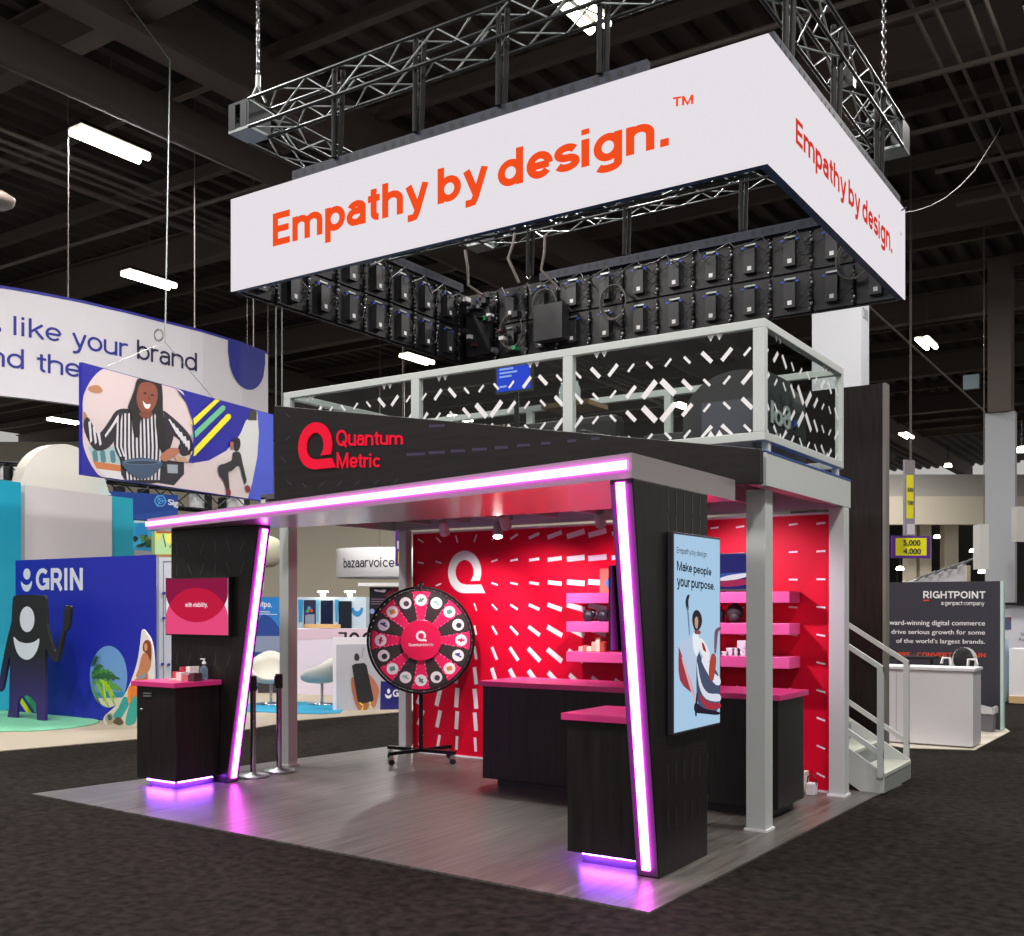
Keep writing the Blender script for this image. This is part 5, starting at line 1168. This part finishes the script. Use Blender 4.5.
Wp([(805, 390), (880, 400), (1000, 440), (1000, 572), (800, 586)], '1a1c70', 0); Wp(ell(855, 455, 10, 16, 14), 'e8e8f4', 0); Wp([(832, 472), (852, 485), (874, 474), (868, 496), (850, 502), (836, 492)], 'e8e8f4')
Wp([(616, 375), (635, 370), (650, 430), (700, 520), (730, 540), (700, 598), (670, 590), (640, 530), (620, 450)], 'a8624a'); Wp([(720, 345), (760, 380), (792, 440), (785, 500), (760, 560), (735, 520), (715, 420)], 'b4705a')
Wp([(620, 292), (640, 280), (698, 274), (714, 290), (760, 510), (745, 525), (672, 535), (655, 515)], '202226', 0)
for p in ([(672, 530), (700, 530), (690, 545)], [(690, 560), (672, 580), (680, 582)], [(735, 525), (762, 528), (740, 535)], [(735, 545), (760, 565), (750, 568)]): Wp(cap2(p[0], p[2], 8), 'e8dc30', 0)
mb.obj('printed_picture', None, t); mb = MB(); text_px4(f, mb, 'G', z6(880, 445), z6(920, 443), z6(920, 490), z6(880, 492), mw_, bold=.04, k=.035); mb.obj('lettering', None, t)
# counter behind, backdrop with phones
t, A, Bq = ypan('lavender_counter', 'pale lavender counter behind the white lounge chairs', 290, 372, 19.6, 19.4, .012, 1.23, M('dcd2e2', .5), 'counter', th=.6)
f = Face(A, Bq-A); mb = MB(); f.pxpoly(mb, [(290, 629), (372, 628.5), (372, 637), (290, 640)], M('d8bccc'), .004); mb.obj('upper_band', None, t)
mb = MB(); zO = conv(320, 610, 12.8)
f.pxpoly(mb, [zO(238, 283), zO(345, 283), zO(345, 375), zO(258, 375), zO(258, 362), zO(312, 362), zO(312, 306), zO(238, 306)], m_dark, .006)
for cx in (440, 610): f.pxpoly(mb, [zO(cx+72*math.cos(a), 380-97*math.sin(a)) for a in [math.pi*i/12 for i in range(13)]]+[zO(cx+40*math.cos(a), 380-62*math.sin(a)) for a in [math.pi*(12-i)/12 for i in range(13)]], m_dark, .006)
mb.obj('lettering', None, t)
t, A, Bq = ypan('phone_display_wall', 'white and blue display wall with three tall phone shapes', 292, 366, 24, 23.6, 0, 1.86, M('cfe0ec', .5))
f = Face(A, Bq-A); z5 = conv(255, 530, 6.4); mb = MB()
for x0, x1, c in ((275, 310, '3aa0d8'), (390, 415, '7cc0e4'), (510, 537, '3a9cd0')): f.pxpoly(mb, [z5(x0, 445), z5(x1, 445), z5(x1-8, 590), z5(x0+5, 590)], M(c), .003)
f.pxpoly(mb, [z5(655+38*math.cos(a), 500+55*math.sin(a)) for a in [math.pi*i/14 for i in range(15)]]+[z5(655+22*math.cos(a), 495+25*math.sin(a)) for a in [math.pi*(14-i)/14 for i in range(15)]], M('2f90cc'), .004)
mb.obj('printed_shapes', None, t)
for x0, x1, y0, y1, c in ((316, 390, 448, 620, '30304c'), (424, 500, 450, 628, '161c38'), (538, 620, 455, 630, '22242a')):
    mb = MB(); f.pxpoly(mb, [z5(x0, y0), z5(x1, y0), z5(x1, y1), z5(x0, y1)], M(c, .3), .004, ex=.03)
    if x0 == 316:
        f.pxpoly(mb, [z5(325, 540), z5(385, 540), z5(385, 615), z5(325, 615)], M('9aa0b4'), .036)
        for a, b, c2 in ((340, 520, '38b070'), (365, 515, 'd04830'), (350, 500, '50a0d0'), (330, 535, '5030a0')): f.pxpoly(mb, ell(*z5(a, b), 1.8, 1.8, 10), M(c2), .038)
    mb.obj('phone_shape', None, t)
a = z5(330, 612); p = D(a[0]-.5, a[1]+1.5, 20.2); tag(MB().box(p.x-.05, p.x+.75, p.y, p.y+.15, 1.24, 1.31).obj('wooden_tray', M('c8a468', .6)), 'small light wooden tray on the lavender counter', 'tray')
t, A, Bq = ypan('blue_backdrop', 'blue backdrop with small white word, right behind the left glowing tower', 225, 290, 21.6, 21.8, 0, 1.84, mat('sky_blue_print', '1f7cc8', .5))
f = Face(A, Bq-A); mb = MB(); text_px4(f, mb, 'yotpo.', (255, 601), (272, 602), (272, 609), (255, 608.5), mw_, bold=.05); f.pxpoly(mb, [(256, 613.5), (277, 614), (277, 614.7), (256, 614.2)], mw_, .004); f.pxpoly(mb, [(256, 611.2), (270, 611.6), (270, 612.3), (256, 612)], mw_, .004); mb.obj('lettering', None, t)
mb = MB(); f.pxpoly(mb, smooth([(252, 640), (262, 615), (275, 622), (285, 640), (288, 660), (270, 668), (252, 664)], 3), M('1a4090'), .003); f.pxpoly(mb, [(255, 636), (288, 636), (288, 652), (255, 652)], M('8894b0'), .006); mb.obj('printed_shape', None, t)
tag(pan(D(258, 606, 20), D(286, 606, 20), .012, .62, .1, M('3a3438', .5), 'dark_side_cabinet'), 'dark cabinet behind the left white lounge chair', 'cabinet')
# lounge chairs (white shells on a disc foot)
def shell_chair(px, py, d, rot, lab):
    c = D(px, 606, d); c.z = 0.022
    t = thing('shell_lounge_chair', lab, 'chair', c, 'white lounge chairs')
    mb = MB(); N, R = 28, 9; R_ = .31; vs = []
    for i in range(N):
        a = 2*math.pi*i/N
        back = max(0, math.cos(a-rot)); arm = abs(math.sin(a-rot))
        hh = .06+.42*back**1.5+.16*arm**3
        for j in range(R):
            s = j/(R-1); r = R_*math.sin(s*math.pi/2)*(1+.12*back*s)
            z = .42+hh*(s**3)
            vs.append((c.x+r*math.cos(a), c.y+r*math.sin(a), z))
    fs = [(i*R+j, ((i+1) % N)*R+j, ((i+1) % N)*R+j+1, i*R+j+1) for i in range(N) for j in range(R-1)]
    mb.add(vs, fs, None, True); o = mb.obj('seat_shell', M('c4c0b6', .5), t)
    so = o.modifiers.new('thick', 'SOLIDIFY'); so.thickness = .05; so.offset = 1
    MB().tube([c+V((0, 0, .02)), c+V((0, 0, .42))], .025, n=10).obj('pedestal', m_chrome, t); MB().lathe(c, [(0, 0), (.24, 0), (.24, .015), (.03, .03)], n=24).obj('foot_disc', m_chrome, t)
shell_chair(322, 700, 17.6, YAW*0+.3, 'white shell lounge chair beside the low picture partition'); shell_chair(271, 700, 17.6, 2.4, 'white shell lounge chair behind the left steel post')
# bazaarvoice drum sign
c = D(392, 606, 40); c.z = 0; r_ = 55*40/FPX; zA_, zB_ = 2.72, 3.78
t = thing('round_hanging_sign', 'white round hanging drum sign with a navy word, seen behind the prize wheel', 'sign', (c.x, c.y, zA_))
MB().lathe((c.x, c.y, 0), [(r_, zA_), (r_, zB_), (r_-.1, zB_), (r_-.1, zA_), (r_, zA_)], n=64).obj('drum', M('e6e4e8', .6), t)
mb = MB(); vs, fs = text2d('bazaarvoice', .012); tc_ = (CAM-c); tc_.z = 0; tc_.normalize(); a00 = math.atan2(tc_.y, tc_.x)
ang = lambda px: a00+math.asin(max(-.99, min(.99, (px-392)/55)))
aL, aR = ang(346), ang(394.5)
mb.add([(c.x+(r_+.02+.003*q)*math.cos(aL+(aR-aL)*u), c.y+(r_+.02+.003*q)*math.sin(aL+(aR-aL)*u), 3.05+.36*v) for u, v, q in vs], fs); mb.obj('lettering', M('1c1c3c', .5), t)
for q in (-.6, .6): MB().tube([(c.x+q, c.y, zB_-.3), (c.x+q, c.y, 12.5)], .012, n=5).obj('hanging_wire', m_pipe, t)
# lanterns
p = D(268, 560, 30)
for z_, r_, y in ((3.2, .45, 0), (2.22, .45, 0)):
    q = V((p.x+(0 if z_ > 3 else .25), p.y+(0 if z_ > 3 else -1.0), z_)); t = thing('paper_lantern', 'round cream paper lantern right of the left tower, %s' % ('upper one' if z_ > 3 else 'lower one'), 'lantern', (q.x, q.y, z_-r_), 'paper lanterns')
    MB().ball(q, r_, n=28).obj('shade', M('ece6cc', .7), t); MB().tube([q+V((0, 0, r_)), q+V((0, 0, r_+.08))], .05, n=8).obj('cap', m_lab, t); MB().tube([q+V((0, 0, r_)), (q.x, q.y, 12.5)], .008, n=5).obj('hanging_cord', m_pipe, t)
# purple and yellow hanging sign at the column, dark display, light bar
def ysign(px0, px1, y0, y1, d, lab, cells, rows=()):
    A, Bq = D(px0, 606, d), D(px1, 606, d*1.01); zt1, zt0 = 1.65+(HY-y0)/FPX*d, 1.65+(HY-y1)/FPX*d
    t = thing('hanging_aisle_sign', lab, 'sign', (A.x, A.y, zt0)); pan(A, Bq, zt0, zt1, .05, M('9a90a0' if y1-y0 > 60 else '5c2890', .5), 'sign_board', t)
    A.z = Bq.z = 0; f = Face(A, Bq-A)
    for i, (x0, ya, x1, yb, c) in enumerate(cells): mb = MB(); f.pxpoly(mb, [(x0, ya), (x1, ya), (x1, yb), (x0, yb)], M(c), .004+.002*i); mb.obj('colour_field', None, t)
    mb = MB()
    for s, x0, ya, x1, yb in rows: f.text(mb, s, x0, ya, x1, yb, M('2a2a40'), .02, bold=.02, px=True)
    if rows: mb.obj('lettering', None, t)
    c = (A+Bq)/2; MB().tube([(c.x, c.y, zt1), (c.x, c.y, 12.5)], .01, n=5).obj('hanging_wire', m_pipe, t)
ysign(396.5, 409, 531, 566, 26, 'purple and yellow hanging sign peeking out left of the rear steel post', [(397, 541, 405, 549, 'e8e4ec'), (397.8, 551.5, 405, 563.5, 'f0e81c'), (398.5, 532, 405, 536.5, 'e8d060')])
ysign(892, 930.5, 535.5, 558, 25, 'yellow and purple hanging sign with two numbers, right of the tall black wall', [(895.5, 538, 926.5, 555.5, 'f4ec10')], [('5,000', 903, 540, 920, 546.3), ('4,000', 903, 548.5, 920.5, 554.8)])
t_ = [(905.4, 460, 914, 474, '8a8688'), (906.2, 475, 913.2, 518.5, 'f0e81c'), (906.5, 524, 914.5, 534.5, 'dcd4dc')]
ysign(905, 915, 459.5, 535, 24, 'tall narrow yellow hanging sign above the numbered sign', t_, [('8,000', 907, 488, 912.6, 492), ('7,000', 907, 501, 912.6, 505)])
t, A, Bq = ypan('dark_display', 'dark poster display with red swirl, partly behind the prize wheel', 369.5, 402, 17.6, 17.6, .012, 1.97, M('1c1420', .4), 'display', th=.1)
f = Face(A, Bq-A); mb = MB(); z5 = conv(255, 530, 6.4)
f.pxpoly(mb, [z5(880, 370), z5(935, 370), z5(935, 470), z5(830, 420)], M('7a0c2c'), .003); f.pxpoly(mb, smooth([z5(762, 380), z5(800, 385), z5(838, 380), z5(830, 400), z5(800, 395), z5(770, 392)], 2), M('d8c8d0'), .004)
for y in (440, 455, 470): f.pxpoly(mb, [z5(745, y), z5(830, y), z5(830, y+5), z5(745, y+5)], M('8a7088'), .004)
f.pxpoly(mb, ell(*z5(750, 520), 2.4, 2.6, 14), M('8c98d0'), .004); mb.obj('printed_picture', None, t)
tag(pan(D(358, 606, 17.5), D(404, 606, 17.5), 1.985, 2.04, .12, M('eceaea', .5), 'light_bar'), 'white bar above the dark poster display', 'bar')
for px in (323, 350): p = D(px, 596.5, 23.7); p.z = 1.92; tag(MB().ball(p, .06).box(p.x-.15, p.x+.15, p.y-.02, p.y+.02, p.z+.04, p.z+.07).obj('small_display_light', m_tube), 'tiny bright lamp on the top of the phone display wall', 'lamp', 'display wall lamps')

# ================================================================== right side booths
DY = 10.1; a0 = AX(872, 606, 1, DY); a1 = AX(1002, 606, 1, DY)
rp_ = thing('dark_booth_wall', 'dark slate booth wall with white and orange lettering at the right', 'wall', ((a0.x+a1.x)/2, DY, .02))
ztp = AX(1002, 581, 1, DY).z
B(a0.x, a1.x-.02, DY, DY+.1, .012, ztp).obj('wall_panel', mat('slate_print', '35353f', .5), rp_); B(a1.x-.02, a1.x+.02, DY-.01, DY+.11, .012, ztp).obj('edge_trim', M('c8dcd8', .4), rp_)
f = Face((a0.x, DY, 0), (1, 0, 0)); zR = conv(884, 560, 4.68); mW = M('f0f0f2', .5); mO = M('f04a28', .5)
def RT_(s, x0, y0, x1, y1, m, bold=.02, sl=0): text_px4(f, mb, s, zR(x0, y0), zR(x1, y0+sl), zR(x1, y1+sl), zR(x0, y1), m, bold=bold)
mb = MB(); RT_('RIGHTPOINT', 184, 145, 475, 181, mW, .035, 1); f.pxpoly(mb, [zR(184, 186), zR(211, 186), zR(211, 192), zR(184, 192)], mO, .003); mb.obj('logo_lettering', None, rp_)
mb = MB(); RT_('a genpact company', 268, 192, 470, 216, mW, .016, 2); mb.obj('lettering', None, rp_)
mb = MB(); RT_('award-winning digital commerce', 12, 281, 473, 311, mW, .015, 3); RT_('that drive serious growth for some', -30, 324, 473, 352, mW, .015, 4); RT_("of the world's largest brands.", 57, 366, 473, 394, mW, .015, 5); mb.obj('lettering', None, rp_)
mb = MB(); RT_('ACQUIRE \u2022 CONVERT \u2022 RETAIN', -24, 430, 476, 453, mO, .03, 5); mb.obj('lettering', None, rp_, 'orange lettering')
pf = [G(880, 744), G(905, 748.5), G(975, 750.5), G(1010, 732), G(1003, 727), G(880, 727)]
tag(MB().prism([(p.x, p.y, .002) for p in pf], (0, 0, .008)).obj('pale_floor', M('c4bcae', .6)), 'pale floor patch under the white counter and slate wall', 'floor')
c1 = G(973, 749.5); c0x = AX(868, 700, 1, c1.y).x; zt2 = .93
t = thing('white_counter', 'white boxy counter in front of the slate booth wall', 'counter', (c1.x-.5, c1.y+.25, .011))
B(c0x, c1.x, c1.y, c1.y+.5, .03, zt2-.03).obj('cabinet_body', M('dedce0', .5), t); B(c0x-.01, c1.x+.02, c1.y-.02, c1.y+.52, zt2-.03, zt2).obj('countertop', M('e8e6ea', .4), t); B(c0x+.03, c1.x-.03, c1.y+.03, c1.y+.47, .011, .03).obj('plinth', M('a8a6a8', .5), t)
for px in (896, 905): q = AX(px, 700, 1, c1.y).x; B(q, q+.006, c1.y-.002, c1.y, .05, .88).obj('door_gap', M('a0a0a6'), t)
cxs = AX(960, 660, 1, c1.y+1.0).x; cy_ = c1.y+1.0
t = thing('white_armchair', 'white stool chair with armrests behind the white counter, wearing a black jacket', 'chair', (cxs, cy_, .011))
MB().tube([(cxs-.22, cy_, .93), (cxs-.2, cy_, 1.0), (cxs-.12, cy_, 1.0), (cxs-.1, cy_, .8)], .018, n=8).obj('armrest', M('e4e4e6', .4), t)
MB().tube([(cxs+.2, cy_, .93), (cxs+.18, cy_, .99), (cxs+.1, cy_, .99), (cxs+.08, cy_, .8)], .018, n=8).obj('armrest', M('e4e4e6', .4), t)
B(cxs-.17, cxs+.17, cy_-.02, cy_+.3, .66, .7).obj('seat', M('e4e4e6', .4), t, bevel=.01)
MB().prism([(cxs+x, cy_+.28, z) for x, z in smooth([(-.15, .7), (-.15, .98), (-.09, 1.1), (0, 1.13), (.09, 1.1), (.15, .98), (.15, .7)], 2)], (0, .03, 0)).obj('backrest', M('e4e4e6', .4), t)
MB().tube([(cxs, cy_+.14, .03), (cxs, cy_+.14, .66)], .03, n=10).obj('pedestal', m_chrome, t); MB().lathe((cxs, cy_+.14, .011), [(0, 0), (.2, 0), (.2, .015), (.03, .03)]).obj('foot_disc', m_chrome, t)
mb = MB(); mb.ball((cxs, cy_+.2, .98), .16, n=16, sq=(.75, .4, .95)); mb.ball((cxs+.05, cy_+.18, .95), .1, n=12, sq=(.9, .5, 1.2)); tag(mb.obj('black_jacket', m_drape), 'black jacket hung over the white chair behind the counter', 'jacket')
t = thing('table_rail', 'low dark table edge behind the white counter, left of the chair', 'table', (cxs-.9, cy_+.2, .011)); B(cxs-1.3, cxs-.35, cy_+.1, cy_+.5, .97, 1.0).obj('tabletop', m_dark, t)
for q in (-1.25, -.8, -.4): MB().tube([(cxs+q, cy_+.3, .011), (cxs+q, cy_+.3, .97)], .015).obj('leg', m_dark, t)
bp_ = G(987, 731); t = thing('waste_bin', 'grey waste bin with a clear liner beside the white counter', 'bin', (bp_.x, bp_.y+.1, .011)); x, y = bp_.x, bp_.y-.1
mb = MB(); mb.add([(x-.10, y-.1, .011), (x+.10, y-.1, .011), (x+.10, y+.1, .011), (x-.10, y+.1, .011), (x-.12, y-.12, .3), (x+.12, y-.12, .3), (x+.12, y+.12, .3), (x-.12, y+.12, .3)], [(3, 2, 1, 0), (0, 1, 5, 4), (1, 2, 6, 5), (2, 3, 7, 6), (3, 0, 4, 7)]); mb.obj('bin_body', M('6e6c74', .5), t)
random.seed(9); mb = MB(); ring = []
for i in range(20):
    a = i/20*6.283; ring.append((x+.135*max(-1, min(1, 1.3*math.cos(a))), y+.135*max(-1, min(1, 1.3*math.sin(a)))))
mb.add([(a, b, .24+.03*random.random()) for a, b in ring]+[(a, b, .31+.04*random.random()) for a, b in ring], [(i, (i+1) % 20, 20+(i+1) % 20, 20+i) for i in range(20)]); mb.obj('liner', M('d4d2d6', .3), t)
# white slanted panel with arm lamps behind the slate wall
dd = 30; A = D(906, 606, dd); Bq = D(966, 606, dd); f = Face((A.x, A.y, 0), (Bq-A)); t = thing('slanted_white_panel', 'white panel with a slanted top and small arm lamps, above the slate wall', 'panel', (A.x, A.y, 0))
mb = MB(); f.pxpoly(mb, [(908, 664), (966, 664), (966, 562), (908, 582)], M('e8e6ea', .5), -.1, ex=.1); mb.obj('panel_board', None, t)
for i in range(6): x = 916+9.5*i; y = 582-20*(x-908)/58; MB().tube([f.p(*f.px(x, y+1), .02), f.p(*f.px(x+2, y-2.5), .3), f.p(*f.px(x+4.5, y-4), .5)], .03, n=6).obj('arm_lamp', m_silver, t)
mb = MB(); f.pxpoly(mb, [(949, 567.5), (957, 567), (957, 569), (949, 569)], M('6a6a74'), .004); mb.obj('small_print', None, t)
tag(pan(D(967, 606, 31), D(970.5, 606, 31), 0, 2.85, .2, M('d8ccb0', .6), 'cream_post'), 'cream post right of the slanted white panel', 'post')
q = D(984, 606, 27.2); tag(MB().tube([(q.x, q.y, 3.74), (q.x, q.y, 12.5)], .012, n=5).obj('hanging_wire', m_pipe), 'thin wire holding the small white panel left of the tall pillar', 'wire')
tag(pan(D(980, 606, 27), D(989, 606, 27), 2.6, 3.75, .4, M('d2d0cc', .6), 'white_hanging_panel'), 'small white panel left of the tall white pillar', 'panel')
# booth at the right edge
t, A, Bq = ypan('white_booth_wall', 'white booth wall at the right edge with a small picture and words', 1003.5, 1075, 19.5, 19.5, .012, 1.66, M('dedde6', .5)); f = Face(A, Bq-A); zE = conv(980, 560, 5.85)
B(A.x, A.x+.01, A.y, A.y+.01, .02, .03)
mb = MB(); f.pxpoly(mb, [zE(142, 335), zE(182, 335), zE(182, 408), zE(142, 408)], M('5a6480'), .004); f.pxpoly(mb, [zE(160, 335), zE(182, 335), zE(182, 355)], M('a03040'), .006); f.pxpoly(mb, [zE(142, 550), zE(165, 550), zE(165, 565), zE(142, 568)], M('c04030'), .004); mb.obj('small_picture', None, t)
mb = MB(); f.text(mb, 'On', *zE(238, 425), *zE(262, 443), M('303038'), .004, px=True); f.text(mb, 'Fa', *zE(228, 457), *zE(256, 474), M('303038'), .004, px=True); mb.obj('lettering', None, t)
tag(pan(D(1003.5, 606, 19.4), D(1075, 606, 19.4), 1.665, 1.72, .1, m_dark, 'dark_top_bar'), 'dark bar over the white booth wall at the right edge', 'bar')
a0 = G(1009, 703.5); t = thing('white_display_counter', 'white counter on a pale wooden base at the right edge', 'counter', (a0.x+.8, a0.y, .01))
q = AX(1072, 700, 1, a0.y).x; B(a0.x, q, a0.y, a0.y+.6, .13, .93).obj('cabinet_body', M('e4e2e4', .5), t); B(a0.x, q, a0.y-.03, a0.y+.6, .011, .13).obj('wood_base', M('c8a878', .6), t)
tag(pan(D(1003, 606, 18), D(1009, 606, 18.2), .012, 1.1, .3, M('b4ccd8', .4), 'pale_blue_side_panel'), 'pale blue side panel left of the white display counter', 'panel')
tag(pan(D(1017, 606, 27), D(1090, 606, 27), 3.3, 4.2, .3, M('c8c6c2', .6), 'white_overhead_panel'), 'white overhead panel cut by the right edge beside the pillar', 'panel')
# small fittings on the pillar, round disc at left ceiling
p = D(-6, 206, 15); t = thing('round_ceiling_speaker', 'round pale disc hanging at the left edge below the ceiling pipes', 'speaker', p)
MB().lathe(p, [(0, 0), (.2, .0), (.26, .04), (.28, .12), (.15, .2), (0, .22)], n=28).obj('housing', M('8a7e76', .5), t); MB().tube([p+V((0, 0, .2)), (p.x, p.y, 12.3)], .012).obj('suspension_wire', m_pipe, t)
p = D(421, 0, 30); p = D(967, 386, 34); tag(MB().box(p.x-.12, p.x+.35, p.y, p.y+.2, p.z-.1, p.z+.35).obj('ceiling_beacon', M('9ab0b8', .4)), 'small pale box hanging under the ceiling right of the bright twin light', 'fixture')
